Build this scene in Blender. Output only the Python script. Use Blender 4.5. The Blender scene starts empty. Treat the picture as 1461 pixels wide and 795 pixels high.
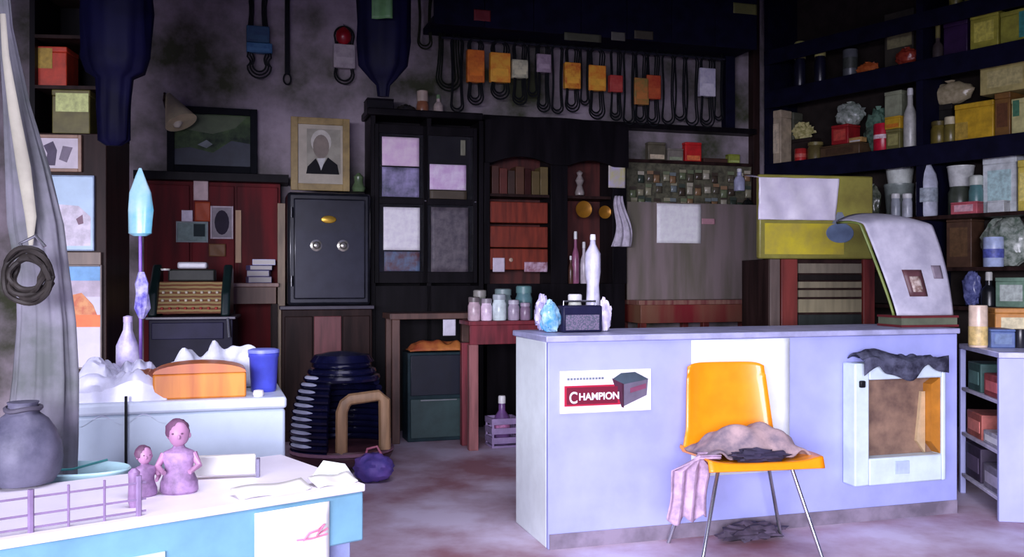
import bpy, math, random
from mathutils import Vector, Matrix, noise
random.seed(7)
C = bpy.context.scene.collection
PI = math.pi
# ---------------------------------------------------------------- camera, world, light, exposure
FPX, CX, CY, CH = 1320.0, 730.5, 397.5, 1.25
cam = bpy.data.objects.new('camera', bpy.data.cameras.new('camera'))
C.objects.link(cam); bpy.context.scene.camera = cam
cam.location = (0, 0, CH); cam.rotation_euler = (PI/2, 0, 0)
cam.data.sensor_width = 36; cam.data.lens = 36*FPX/1461; cam.data.clip_start = .05
vs = bpy.context.scene.view_settings
vs.view_transform = 'Standard'; vs.look = 'None'; vs.gamma = 1; vs.use_curve_mapping = False
vs.exposure = 0.0
w = bpy.data.worlds.new('world'); bpy.context.scene.world = w; w.use_nodes = True
bg = w.node_tree.nodes['Background']; bg.inputs[0].default_value = (.20, .24, 1.0, 1); bg.inputs[1].default_value = .5
def area(name, loc, target, sx, sy, power, col):
    l = bpy.data.lights.new(name, 'AREA'); l.shape = 'RECTANGLE'; l.size = sx; l.size_y = sy
    l.energy = power; l.color = col
    o = bpy.data.objects.new(name, l); C.objects.link(o); o.location = loc
    o.rotation_euler = (Vector(target)-Vector(loc)).to_track_quat('-Z', 'Y').to_euler()
area('shopfront_daylight', (-2.2, -7.0, 2.2), (0, 5, 1.0), 8.0, 2.4, 2700, (.86, .84, 1.0))

area('added_top_fill', (.2, 2.1, 4.6), (.2, 2.4, 0), 3.0, 2.0, 70, (.88, .84, 1.0)); bpy.data.lights['added_top_fill'].spread = math.radians(100)  # added fill lamp over the ceiling gap, brightens floor and tabletops
# ---------------------------------------------------------------- materials
def lin(c):
    c = c/255.0
    return c/12.92 if c <= .04045 else ((c+.055)/1.055)**2.4
_mc = {}
def M(rgb, rough=.6, metal=0, var=.18, scale=9, kind='noise', rgb2=None, coat=0, alpha=1, bump=0):
    key = (rgb, rough, metal, var, scale, kind, rgb2, coat, alpha, bump)
    if key in _mc: return _mc[key]
    m = bpy.data.materials.new('material'); m.use_nodes = True; nt = m.node_tree; n = nt.nodes; L = nt.links
    p = n['Principled BSDF']; p.inputs['Roughness'].default_value = rough; p.inputs['Metallic'].default_value = metal
    p.inputs['Coat Weight'].default_value = coat
    if max(rgb) < 60 and rough > .38: p.inputs['Specular IOR Level'].default_value = .12
    a = [lin(x) for x in rgb]
    b = [lin(x) for x in rgb2] if rgb2 else None
    tc = n.new('ShaderNodeTexCoord')
    if kind == 'wood':
        mp = n.new('ShaderNodeMapping'); mp.inputs['Scale'].default_value = (scale, scale, scale*.12)
        L.new(tc.outputs['Object'], mp.inputs[0]); src = mp.outputs[0]
        t = n.new('ShaderNodeTexNoise'); t.inputs['Scale'].default_value = 2.5; t.inputs['Detail'].default_value = 6
        L.new(src, t.inputs[0]); fac = t.outputs[0]
    elif kind == 'wave':
        t = n.new('ShaderNodeTexWave'); t.inputs['Scale'].default_value = scale; t.inputs['Distortion'].default_value = 1.5
        t.bands_direction = 'Z'
        L.new(tc.outputs['Object'], t.inputs[0]); fac = t.outputs[1]
    elif kind == 'voronoi':
        t = n.new('ShaderNodeTexVoronoi'); t.inputs['Scale'].default_value = scale
        L.new(tc.outputs['Object'], t.inputs[0]); fac = t.outputs[0]
    else:
        t = n.new('ShaderNodeTexNoise'); t.inputs['Scale'].default_value = scale; t.inputs['Detail'].default_value = 7
        t.inputs['Roughness'].default_value = .6
        L.new(tc.outputs['Object'], t.inputs[0]); fac = t.outputs[0]
    r = n.new('ShaderNodeValToRGB'); L.new(fac, r.inputs[0])
    if b is None:
        lo = [max(0, x*(1-var)) for x in a]; hi = [min(1, x*(1+var)) for x in a]
    else: lo, hi = a, b
    r.color_ramp.elements[0].position = .36; r.color_ramp.elements[1].position = .62
    r.color_ramp.elements[0].color = (*lo, 1); r.color_ramp.elements[1].color = (*hi, 1)
    L.new(r.outputs[0], p.inputs['Base Color'])
    if bump:
        bu = n.new('ShaderNodeBump'); bu.inputs['Strength'].default_value = bump; bu.inputs['Distance'].default_value = .02
        L.new(fac, bu.inputs['Height']); L.new(bu.outputs[0], p.inputs['Normal'])
    if alpha < 1:
        p.inputs['Transmission Weight'].default_value = 1-alpha; p.inputs['IOR'].default_value = 1.2
    _mc[key] = m
    return m

# ---------------------------------------------------------------- mesh builder
class MB:
    def __init__(s): s.v = []; s.f = []; s.mi = []
    def add(s, v, f, mi=0):
        o = len(s.v); s.v += [tuple(x) for x in v]; s.f += [tuple(i+o for i in q) for q in f]; s.mi += [mi]*len(f); return s
    def box(s, x0, y0, z0, x1, y1, z1, mi=0):
        v = [(x, y, z) for z in (z0, z1) for y in (y0, y1) for x in (x0, x1)]
        return s.add(v, [(0,2,3,1),(4,5,7,6),(0,1,5,4),(2,6,7,3),(0,4,6,2),(1,3,7,5)], mi)
    def prism(s, poly, y0, y1, mi=0):          # polygon in xz extruded in y
        n = len(poly)
        v = [(x, y0, z) for x, z in poly]+[(x, y1, z) for x, z in poly]
        f = [tuple(range(n)), tuple(range(2*n-1, n-1, -1))]+[(i, i+n, (i+1) % n+n, (i+1) % n) for i in range(n)]
        return s.add(v, f, mi)
    def slab(s, poly, z0, z1, mi=0):           # polygon in xy extruded in z
        n = len(poly)
        v = [(x, y, z0) for x, y in poly]+[(x, y, z1) for x, y in poly]
        f = [tuple(range(n-1, -1, -1)), tuple(range(n, 2*n))]+[(i, (i+1) % n, (i+1) % n+n, i+n) for i in range(n)]
        return s.add(v, f, mi)
    def lathe(s, prof, seg=20, cx=0, cy=0, cz=0, sx=1, sy=1, mi=0, a0=0, a1=2*PI, wob=0):
        full = abs(a1-a0-2*PI) < 1e-6; k = seg if full else seg+1
        v = []
        for r, z in prof:
            for i in range(k):
                a = a0+(a1-a0)*i/seg
                q = r*(1+wob*math.sin(3*a+z*17)+wob*.7*math.sin(7*a-z*23))
                v.append((cx+q*math.cos(a)*sx, cy+q*math.sin(a)*sy, cz+z))
        f = []
        for j in range(len(prof)-1):
            for i in range(seg):
                i2 = (i+1) % k
                f.append((j*k+i, j*k+i2, (j+1)*k+i2, (j+1)*k+i))
        if full:
            f.append(tuple(range(k-1, -1, -1))); f.append(tuple((len(prof)-1)*k+i for i in range(k)))
        return s.add(v, f, mi)
    def tube(s, path, r, seg=8, closed=False, mi=0, flat=1.0):
        P = [Vector(p) for p in path]; n = len(P); v = []; prev = None
        for i, p in enumerate(P):
            if closed: t = (P[(i+1) % n]-P[i-1])
            else: t = P[min(i+1, n-1)]-P[max(i-1, 0)]
            t.normalize()
            up = Vector((0, 1, 0)) if abs(t.y) < .9 else Vector((1, 0, 0))
            a = t.cross(up).normalized()
            if prev is not None and a.dot(prev) < 0 and abs(a.dot(prev)) > .5: a = -a
            prev = a; b = t.cross(a)
            rr = r[i] if isinstance(r, (list, tuple)) else r
            for k in range(seg):
                q = 2*PI*k/seg
                v.append(p+a*math.cos(q)*rr+b*math.sin(q)*rr*flat)
        f = []
        for j in range(n if closed else n-1):
            j2 = (j+1) % n
            for k in range(seg):
                k2 = (k+1) % seg; f.append((j*seg+k, j*seg+k2, j2*seg+k2, j2*seg+k))
        if not closed:
            f.append(tuple(range(seg-1, -1, -1))); f.append(tuple((n-1)*seg+k for k in range(seg)))
        return s.add(v, f, mi)
    def grid(s, fn, nu, nv, mi=0):
        v = [fn(i/nu, j/nv) for j in range(nv+1) for i in range(nu+1)]
        f = [(j*(nu+1)+i, j*(nu+1)+i+1, (j+1)*(nu+1)+i+1, (j+1)*(nu+1)+i) for j in range(nv) for i in range(nu)]
        return s.add(v, f, mi)
    def blob(s, c, rx, ry, rz, amp=.15, fr=2.5, seed=0, nu=28, nv=16, mi=0, flatbottom=False):
        v = []; f = []
        for j in range(nv+1):
            th = PI*j/nv
            for i in range(nu):
                ph = 2*PI*i/nu
                d = Vector((math.sin(th)*math.cos(ph), math.sin(th)*math.sin(ph), math.cos(th)))
                k = 1+amp*noise.noise(d*fr+Vector((seed*3.1, seed, 0)))*2
                z = c[2]+d.z*rz*k
                if flatbottom: z = max(z, c[2]-rz*.92)
                v.append((c[0]+d.x*rx*k, c[1]+d.y*ry*k, z))
        for j in range(nv):
            for i in range(nu):
                i2 = (i+1) % nu; f.append((j*nu+i, (j+1)*nu+i, (j+1)*nu+i2, j*nu+i2))
        return s.add(v, f, mi)
    def build(s, name, mats, parent=None, bevel=0, solid=0, sharp=38):
        me = bpy.data.meshes.new(name); me.from_pydata(s.v, [], s.f)
        if not isinstance(mats, (list, tuple)): mats = [mats]
        for m in mats: me.materials.append(m)
        me.polygons.foreach_set('material_index', s.mi)
        me.polygons.foreach_set('use_smooth', [True]*len(s.f))
        me.update(); me.set_sharp_from_angle(angle=math.radians(sharp))
        o = bpy.data.objects.new(name, me); C.objects.link(o)
        if parent: o.parent = parent
        if solid:
            q = o.modifiers.new('solid', 'SOLIDIFY'); q.thickness = solid; q.offset = 0
        if bevel:
            q = o.modifiers.new('bevel', 'BEVEL'); q.width = bevel; q.segments = 2; q.limit_method = 'ANGLE'
        return o
def B(*a): return MB().box(*a)

def thing(name, label, cat, loc=(0, 0, 0), rz=0, group=None):
    o = bpy.data.objects.new(name, None); C.objects.link(o); o.empty_display_size = .05
    o.location = loc; o.rotation_euler = (0, 0, rz); o['label'] = label; o['category'] = cat
    if group: o['group'] = group
    return o
def tag(o, label, cat, loc=None, rz=None, group=None):
    o['label'] = label; o['category'] = cat
    if group: o['group'] = group
    if loc is not None: o.location = loc
    if rz is not None: o.rotation_euler = (0, 0, rz)
    return o
def struct(o):
    o['kind'] = 'structure'; return o
# ---------------------------------------------------------------- where things stand: planes of the room
class Pl:
    def __init__(s, px, D, deg): s.B = Vector(((px-CX)/FPX*D, D)); s.a = math.radians(deg); s.n = Vector((math.sin(s.a), -math.cos(s.a)))
    def at(s, px, off=0):
        r = (px-CX)/FPX; y = (off+s.B.dot(s.n))/(r*s.n.x+s.n.y); return Vector((r*y, y))
    def z(s, px, py, off=0): return CH+(CY-py)/FPX*s.at(px, off).y
    def R(s, x0, y0, x1, y1, off=0, zb=None, zt=None):
        a, b = s.at(x0, off), s.at(x1, off); m = (a+b)/2; pm = CX+FPX*m.x/m.y
        lo = s.z(pm, y1, off) if zb is None else zb; hi = s.z(pm, y0, off) if zt is None else zt
        return (m.x, m.y, lo), (b-a).length, hi-lo
def ground(px, z, py):
    D = (CH-z)*FPX/(py-CY); return Vector(((px-CX)/FPX*D, D))
BW = Pl(600, 8.0, 17)             # back wall
RW = Pl(1085, 8.97, -54.8)        # front edge of the right-hand shelving
CT = Pl(782, 4.26, 17)            # front of the counter
def F(px, D, deg=8): return Pl(px, D, deg)

# colours
NAVY = M((13, 13, 36), .7, var=.3); BLACKWOOD = M((17, 14, 18), .45, kind='wood', var=.4, scale=6)
DARKWOOD = M((42, 28, 26), .45, kind='wood', var=.4, scale=6); REDWOOD = M((105, 42, 36), .45, kind='wood', var=.4, scale=6)
TAN = M((165, 130, 95), .5, kind='wood', var=.3, scale=6); WHITE = M((225, 222, 228), .5, var=.06)
PAPER = M((222, 216, 222), .6, var=.07, scale=20); METAL = M((170, 172, 180), .25, metal=.9)
RUBBER = M((22, 23, 26), .4, var=.3); CLEAR = M((190, 205, 205), .15, var=.2, scale=30)

# ---------------------------------------------------------------- setting
rot17 = BW.a
FLOOR = M((156, 112, 122), .55, scale=1.4, rgb2=(212, 200, 222), bump=.15)
struct(MB().box(-4.6, -3.2, -.1, 9.0, 10.2, 0).build('floor', FLOOR))
struct(MB().box(-4.6, -1.3, 4.3, 9.0, .9, 4.4).box(-4.6, 3.3, 4.3, 9.0, 10.2, 4.4).box(-4.6, .9, 4.3, -1.5, 3.3, 4.4).box(1.9, .9, 4.3, 9.0, 3.3, 4.4).build('ceiling', M((34, 30, 44), .8, kind='wood')))  # gap in the ceiling is invented to let the top fill through
PLASTER = M((62, 66, 44), .85, scale=1.5, rgb2=(172, 158, 170), bump=.3)
a = BW.at(-200); b = BW.at(1085); Lw = (b-a).length
o = B(0, 0, 0, Lw, .12, 4.3).build('wall_back', PLASTER); o.location = (a.x, a.y, 0); o.rotation_euler.z = rot17; struct(o)
ra = RW.at(1085); dR = Vector((math.cos(RW.a), math.sin(RW.a))); nR = -RW.n
s0 = ra+nR*.46-dR*.1
o = B(0, 0, 0, 11.0, .12, 4.3).build('wall_right', M((60, 52, 56), .8)); o.location = (s0.x, s0.y, 0); o.rotation_euler.z = RW.a; struct(o)
o = B(-.1, 0, 0, 0, .6, 4.3).build('wall_return', PLASTER); o.location = (ra.x, ra.y, 0); o.rotation_euler.z = RW.a; struct(o)
struct(B(-4.6, -1.2, 0, -4.48, a.y+.1, 4.3).build('wall_left', M((80, 76, 84), .8)))
mb = MB(); mb.box(-4.6, -1.32, 2.08, 9, -1.2, 4.3); mb.box(3.6, -1.32, 0, 9, -1.2, 2.08)  # unseen wall, its lintel set low to keep light off the upper room
struct(mb.build('wall_front', M((120, 116, 120), .8)))

# ---------------------------------------------------------------- counter
cA = CT.at(782); cL = 2.31; cH = .985; cD = .5
t = thing('shop_counter', 'long pale lavender painted shop counter with a sign on its front', 'counter', (cA.x, cA.y, 0), rot17)
LAV = M((158, 164, 220), .45, var=.10, scale=3)
MB().box(0, 0, 0, cL, .03, cH-.03).build('front_panel', LAV, t, .004)
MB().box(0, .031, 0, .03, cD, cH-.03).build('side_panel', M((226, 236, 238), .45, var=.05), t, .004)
B(.005, -.006, 0, cL-.005, -.0005, .07).build('kick_strip', M((122, 112, 128), .6, scale=5, var=.35), t)
MB().box(cL-.03, .031, 0, cL, cD, cH-.03).build('side_panel', LAV, t, .004)
MB().box(-.012, -.012, cH-.029, cL+.01, cD+.02, cH).build('counter_top', M((160, 162, 196), .45), t, .005)
MB().box(.031, .031, .45, cL-.031, cD-.02, .47).build('inner_shelf', LAV, t)
def ct(x0, y0, x1, y1, off=0): return CT.R(x0, y0, x1, y1, off)
# white sheet on the counter behind the chair
loc, w_, h_ = ct(986, 484, 1126, 676, .004)
o = MB().grid(lambda u, v: ((u-.5)*w_, -.002-.004*math.sin(u*9)*v, v*h_), 12, 12).build('paper_sheet', M((228, 234, 234), .6, var=.05), solid=.002)
tag(o, 'large blank white sheet stuck on the counter behind the orange chair', 'paper', loc, rot17)
# sign
loc, w_, h_ = ct(799, 528, 929, 588, .008)
t = thing('advertising_sign', 'white and red tin sign with a boxed part pictured, on the counter front', 'sign', loc, rot17)
B(-w_/2, 0, 0, w_/2, .006, h_).build('sign_plate', WHITE, t, .001)
X = lambda p: (p-864)/130*w_
Z = lambda q: (588-q)/60*h_
B(X(805), -.002, Z(578), X(884), 0, Z(549)).build('red_band', M((175, 28, 58), .4, var=.05), t)
B(X(808), -.0035, Z(575.5), X(880), -.002, Z(551.5)).build('dark_band', M((110, 20, 45), .4, var=.05), t)
mb = MB()
for i in range(12): mb.box(X(809)+i*.0155, -.0015, Z(541), X(809)+i*.0155+.0115, 0, Z(538))
mb.build('small_print', M((110, 120, 135), .5), t)
def text(body, size, mat, parent, loc, name='lettering', sx=1):
    c = bpy.data.curves.new('t', 'FONT'); c.body = body; c.size = size; c.extrude = .001; c.align_x = 'LEFT'; c.offset = .0012
    tmp = bpy.data.objects.new('t', c); C.objects.link(tmp)
    dg = bpy.context.evaluated_depsgraph_get(); me = bpy.data.meshes.new_from_object(tmp.evaluated_get(dg))
    bpy.data.objects.remove(tmp)
    for v in me.vertices: v.co = Vector((v.co.x*sx, -v.co.z, v.co.y))
    me.materials.clear(); me.materials.append(mat)
    o = bpy.data.objects.new(name, me); C.objects.link(o); o.parent = parent; o.location = loc; return o
text('C', .075, WHITE, t, (X(811), -.005, Z(573.5)), 'logo_letter', .8)
text('HAMPION', .046, WHITE, t, (X(824.5), -.005, Z(569.5)), sx=.98)
mb = MB()
mb.prism([(X(872), Z(540)), (X(886), Z(582)), (X(889), Z(583)), (X(889), Z(549))], -.003, 0, 2)
mb.prism([(X(873), Z(541)), (X(889), Z(549)), (X(925), Z(543)), (X(905), Z(532)), (X(885), Z(533))], -.004, -.001, 0)
mb.prism([(X(886), Z(548)), (X(888), Z(581)), (X(922), Z(566)), (X(924), Z(543))], -.003, 0, 1)
mb.prism([(X(898), Z(555)), (X(898), Z(562)), (X(921), Z(556)), (X(921), Z(549))], -.0045, -.002, 3)
mb.build('pictured_box', [M((58, 72, 84), .5), M((98, 90, 108), .5), M((70, 26, 50), .5), M((120, 60, 88), .5)], t)

# white framed heater let into the counter front
loc, w_, h_ = ct(1220, 517, 1350, 690, .11)
t = thing('gas_heater', 'white framed gas heater with a brown opening, fixed to the counter front', 'heater', (loc[0], loc[1], 0), rot17)
z0 = loc[2]; z1 = z0+h_
FR = M((196, 212, 220), .4, var=.08)
mb = MB(); mb.box(-w_/2, 0, z0, -w_/2+.085, .1, z1); mb.box(w_/2-.025, 0, z0, w_/2, .1, z1)
mb.box(-w_/2+.085, 0, z1-.085, w_/2-.025, .1, z1); mb.box(-w_/2+.085, 0, z0, w_/2-.025, .1, z0+.135)
mb.box(-w_/2+.085, .085, z0+.135, w_/2-.025, .1, z1-.085, 0)
mb.build('frame', FR, t, .008)
B(-w_/2+.086, .07, z0+.136, w_/2-.026, .084, z1-.086).build('back_plate', M((96, 74, 64), .6, scale=7, rgb2=(140, 112, 92)), t)
MB().prism([(w_/2-.028, z0+.137), (w_/2-.028, z1-.087), (w_/2-.085, z1-.12), (w_/2-.085, z0+.20)], .01, .069).build('side_plate', M((176, 112, 30), .5), t)
MB().prism([(w_/2-.14, z0+.2), (w_/2-.088, z0+.137), (w_/2-.088, z1-.16), (w_/2-.11, z1-.16)], .05, .069).build('reflector', M((205, 180, 140), .3, metal=.3), t)
B(-.04, -.006, z0+.05, .045, 0, z0+.115).build('badge_plate', M((170, 185, 205), .4), t, .002)
B(-w_/2+.02, -.02, z1-.12, -w_/2+.05, 0, z1-.085).build('control_knob', RUBBER, t, .006)
htop = z1; hloc = loc
# dark rag draped over heater
def rag(u, v):
    x = (u-.5)*.50; ed = math.sin(u*7+1)*.015
    if v < .55: return (x, .095-.13*v/.55, htop+.018+.045*math.sin(u*5+.6)*math.sin(v*6)**2+.03*abs(noise.noise(Vector((u*7, v*5, 3)))))
    k = (v-.55)/.45
    return (x, -.036-.012*math.sin(u*14), htop+.02-k*(.03+.07*abs(math.sin(u*5+2.3)))+.01*math.sin(u*20)+ed*.3)
o = MB().grid(rag, 40, 16).build('rag', M((32, 32, 46), .8, scale=14, rgb2=(84, 86, 106)), solid=.006)
tag(o, 'dark crumpled rag draped over the top of the white heater', 'rag', (hloc[0], hloc[1], 0), rot17)

# ---------------------------------------------------------------- orange chair
ca = math.radians(10); CHP = (1.055, 4.22, 0)
t = thing('plastic_chair', 'orange plastic shell chair on thin metal legs before the counter', 'chair', CHP, ca)
OR = M((236, 142, 16), .35, var=.08, coat=.2)
def shell(u, v):
    # v 0..1 from front lip over the seat to the top of the backrest
    pts = [(-.25, .425), (-.235, .45), (-.12, .442), (.06, .43), (.14, .45), (.175, .52), (.195, .64), (.215, .76), (.225, .85)]
    k = v*(len(pts)-1); i = min(int(k), len(pts)-2); f = k-i
    y = pts[i][0]*(1-f)+pts[i+1][0]*f; z = pts[i][1]*(1-f)+pts[i+1][1]*f
    hw = .265 if v < .45 else .265-.045*min(1, (v-.45)/.2)**.8-.028*max(0, (v-.6)/.4)
    e = abs(u*2-1)
    x = (u*2-1)*hw
    if v < .5: z += .03*e**4*math.sin(min(1, v*4)*PI/2)
    else: y -= .03*e**3
    if v > .93: z -= .018*e**8
    return (x, y, z)
MB().grid(shell, 20, 48).build('seat_shell', OR, t, solid=.008, sharp=80)
for sx in (-1, 1):
    for sy in (-1, 1):
        MB().tube([(sx*.15, sy*.10, .425), (sx*.175, sy*.125, .40), (sx*.285, sy*.205, .0)], .009, 10).build('leg', METAL, t)
MB().tube([(-.15, -.10, .422), (.15, -.10, .422)], .008).tube([(-.15, .10, .42), (.15, .10, .42)], .008).build('cross_bar', METAL, t)
# clothes on the chair
def jk(u, v):
    x = (u-.5)*.50; y = -.17+v*.315
    h = .462+.125*math.sin(PI*min(1, v*1.15))*abs(math.sin(u*PI))**.6+.035*noise.noise(Vector((u*6, v*5, 1.3)))+.018*math.sin(u*16+v*7)
    return (x, y, max(h, .462))
o = MB().grid(jk, 44, 24).build('jacket', M((112, 100, 112), .85, scale=9, rgb2=(176, 150, 150)), solid=.008)
tag(o, 'crumpled grey jacket lying on the seat of the orange chair', 'jacket', CHP, ca)
def rg(u, v):
    x = -.30-.03*v+(u-.5)*(.20+.01*math.sin(v*7)); z = .49-v*.27-.03*abs(math.sin(u*7))*v
    y = -.14+(u-.5)*.06*(1-.25*v)+.014*math.sin(u*19)-.03*(1-u)
    if v < .2: x = -.28+(.2-v)*.5+(u-.5)*.02; z = .475+.01*math.sin(u*8)
    return (x, y, z)
o = MB().grid(rg, 30, 26).build('cloth', M((176, 150, 176), .85, scale=16, var=.3), solid=.006)
tag(o, 'pale pink cloth hanging over the left side of the orange chair seat', 'cloth', CHP, ca)
o = MB().blob((-.02, -.185, .478), .12, .035, .028, .3, 3, 5).build('cap', M((44, 38, 62), .8), None)
tag(o, 'dark crumpled cap tucked against the grey jacket on the orange chair', 'cap', CHP, ca)

o = MB().blob((0, 0, .035), .16, .07, .04, .3, 3, 12, flatbottom=True).build('dark_heap', M((70, 60, 78), .85, scale=12, var=.4))  # low dark lump lying under the chair
tag(o, 'low dark heap on the floor under the orange chair', 'rag', (1.14, 4.44, 0), rot17)
# ---------------------------------------------------------------- open shelf cabinet right of the counter
rb = math.radians(-10)
t = thing('shelf_cabinet', 'low lavender cabinet with open side shelves at the right end of the counter', 'cabinet', (2.50, 4.75, 0), rb)
L2 = M((165, 170, 215), .45, var=.1, scale=3)
B(0, 0, 0, 1.2, .03, .84).build('front_panel', L2, t, .004)
B(0, 0, .841, 1.2, .68, .87).build('cabinet_top', M((190, 192, 225), .4), t, .004)
B(0, .65, 0, .03, .68, .84).build('corner_post', L2, t, .003)
B(.5, .031, 0, .52, .68, .84).build('back_panel', M((70, 60, 66), .6), t)
for z in (.10, .34, .60): B(.005, .031, z, .5, .649, z+.018).build('shelf', M((190, 186, 205), .5), t, .002)
def cab_item(name, label, cat, y, z, w, d, h, rgb, x=.02):
    m = Matrix.Rotation(rb, 4, 'Z'); p = m @ Vector((x+w/2, y+d/2, 0))
    e = thing(name, label, cat, (2.50+p.x, 4.75+p.y, z), rb)
    B(-w/2, -d/2, 0, w/2, d/2, h).build('body', M(rgb, .55, scale=14, var=.3), e, .006)
    B(-w/2-.002, -d/2+.03, h*.25, -w/2, d/2-.03, h*.7).build('printed_panel', M(tuple(min(255, int(c*1.3+30)) for c in rgb), .5), e)
cab_item('carton', 'red carton on the top inner shelf of the lavender cabinet', 'carton', .06, .618, .16, .24, .12, (150, 70, 70))
cab_item('carton', 'dark green carton behind the red one in the lavender cabinet', 'carton', .36, .618, .18, .22, .16, (50, 80, 75))
cab_item('carton', 'orange red flat carton on the middle shelf of the lavender cabinet', 'carton', .34, .358, .2, .26, .14, (160, 88, 78))
cab_item('magazine_pile', 'pale pile of magazines on the middle shelf of the lavender cabinet', 'magazines', .05, .358, .2, .26, .07, (178, 176, 186))
cab_item('tool_case', 'dark purple case on the lowest shelf of the lavender cabinet', 'case', .36, .118, .2, .26, .19, (52, 42, 62))
cab_item('carton', 'grey carton on the lowest shelf of the lavender cabinet', 'carton', .05, .118, .2, .26, .13, (120, 115, 130))

# ---------------------------------------------------------------- teal display case, near left
sa = math.atan2(.62, .785)
t = thing('display_case', 'low display case with a white top and a teal band, nearest left', 'display case', (-.47, 2.93, 0), sa)
TEAL = M((112, 160, 182), .4, var=.12, scale=5)
SL = 2.3; SW = .62
B(-SL, 0, .42, 0, SW, .575).build('teal_band', TEAL, t, .006)
B(-SL-.005, -.005, .576, .004, SW+.004, .6).build('case_top', M((246, 240, 250), .4, scale=4, var=.04), t, .004)
B(-SL+.03, .03, .05, -.03, SW-.03, .419).build('glass_body', M((140, 150, 190), .15, var=.15), t, .004)
B(-SL+.02, .02, 0, -.02, SW-.02, .05).build('plinth', M((90, 84, 110), .5), t)
mb = MB(); mb.box(-1.02, -.007, .44, -.62, -.001, .50)
mb.build('pale_strip', M((190, 214, 215), .4), t)
def case(x, y): # local -> world xy
    return (-.47+x*math.cos(sa)-y*math.sin(sa), 2.93+x*math.sin(sa)+y*math.cos(sa))
px, py = case(-.245, 0)
o = MB().grid(lambda u, v: ((u-.5)*.24, -.010-.006*math.sin(u*6)*(1-v), .14+v*.425), 12, 10).build('paper_notice', M((226, 228, 226), .6, var=.04), solid=.002)
tag(o, 'white paper notice with a pink scrawl taped on the teal case front', 'notice', (px, py, 0), sa)
mb = MB()
mb.tube([(.03, -.016, .46), (.05, -.017, .48), (.08, -.018, .485), (.10, -.018, .50), (.075, -.018, .47), (.11, -.018, .485)], .004, 6)
mb.tube([(.01, -.016, .465), (.055, -.017, .462), (.11, -.018, .468)], .003, 6)
mb.build('pink_mark', M((220, 130, 160), .6), o)
# price rail along the front edge of the case
for x0, x1, lab in ((-.40, -.16, 'long white price card lying along the teal case front edge'), (-.15, 0, 'short white price card at the near right corner of the teal case')):
    px, py = case((x0+x1)/2, .03)
    hw = (x1-x0)/2-.006
    o = MB().grid(lambda u, v: ((u-.5)*2*hw, -.005+v*.075, .603+.018*v+.004*math.sin(u*7)), 14, 4).build('price_card', M((232, 230, 222), .5, var=.04), solid=.004)
    tag(o, lab, 'card', (px, py, 0), sa)
px, py = case(-.03, .16)
o = MB().prism([(-.04, 0), (.05, 0), (.012, .045)], -.05, .05).build('tent_card', M((228, 236, 230), .5), None)
tag(o, 'small white folded tent card standing at the case corner', 'card', (px, py, .6), sa+.3)
px, py = case(-.33, .36)
t = thing('price_holder', 'white bar shaped price holder standing on the teal case top', 'price holder', (px, py, .6), sa-.45)
B(-.115, -.012, .012, .115, .012, .075).build('card_bar', M((232, 232, 226), .4, var=.04), t, .004)
for sx in (-1, 1): B(sx*.122-.006, -.016, 0, sx*.122+.006, .016, .06).build('end_bracket', M((110, 105, 130), .4), t, .002)
# wire rack
px, py = case(-1.08, .03)
t = thing('wire_rack', 'low purple grey wire rack along the front of the white case top', 'rack', (px, py, .6), sa)
WR = M((128, 108, 142), .4)
for z in (.012, .045, .09): MB().tube([(-.42, 0, z), (.42, 0, z)], .003, 6).build('rail', WR, t)
for i in range(10): MB().tube([(-.4+i*.089, 0, 0), (-.4+i*.089, 0, .11)], .0035 if i % 3 else .008, 6).build('upright', WR, t)
# pink figurines
def figurine(px, py, s, rz, label, head_turn):
    t = thing('doll', label, 'doll', (px, py, .6), rz)
    PK = M((168, 122, 156), .5, var=.1); HR = M((92, 58, 84), .6)
    P = lambda L: [(r*s, z*s) for r, z in L]
    MB().lathe(P([(.30, 0), (.34, .04), (.33, .2), (.26, .38), (.25, .5), (.30, .66), (.27, .76), (.12, .83), (.09, .88)]), 24, sy=.7, wob=.02).build('body', M((150, 118, 158), .6, var=.3, scale=30), t)
    h = MB(); h.blob((0, -.01*s, 1.08*s), .19*s, .19*s, .235*s, .02, 2, 1)
    h.blob((head_turn*.03*s, -.20*s, 1.05*s), .03*s, .04*s, .045*s, 0)
    h.blob((-.19*s, 0, 1.05*s), .025*s, .03*s, .05*s, 0); h.blob((.19*s, 0, 1.05*s), .025*s, .03*s, .05*s, 0)
    h.build('head', PK, t)
    MB().blob((-.03*s, .04*s, 1.14*s), .215*s, .19*s, .22*s, .06, 3, 2).build('hair', HR, t)
    for sx in (-1, 1):
        MB().tube([(sx*.25*s, 0, .72*s), (sx*.36*s, -.06*s, .5*s), (sx*.22*s, -.26*s, .42*s)], [.075*s, .062*s, .045*s], 10).build('arm', PK, t)
        MB().blob((sx*.08*s, -.185*s, 1.11*s), .022*s, .012*s, .018*s, 0).build('eye', HR, t)
px, py = case(-.50, .24); figurine(px, py, .165, .2, 'larger pink seated doll standing on the white case top', 1)
px, py = case(-.595, .26); figurine(px, py, .112, .7, 'smaller pink doll to the left of the larger one', -1)
px, py = case(-.66, .14)
o = MB().lathe([(.012, 0), (.017, .02), (.015, .07), (.016, .1), (.006, .11)], 16).build('bottle', M((140, 110, 150), .4)); tag(o, 'small purple bottle in front of the dolls on the case', 'bottle', (px, py, .6))
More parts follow.
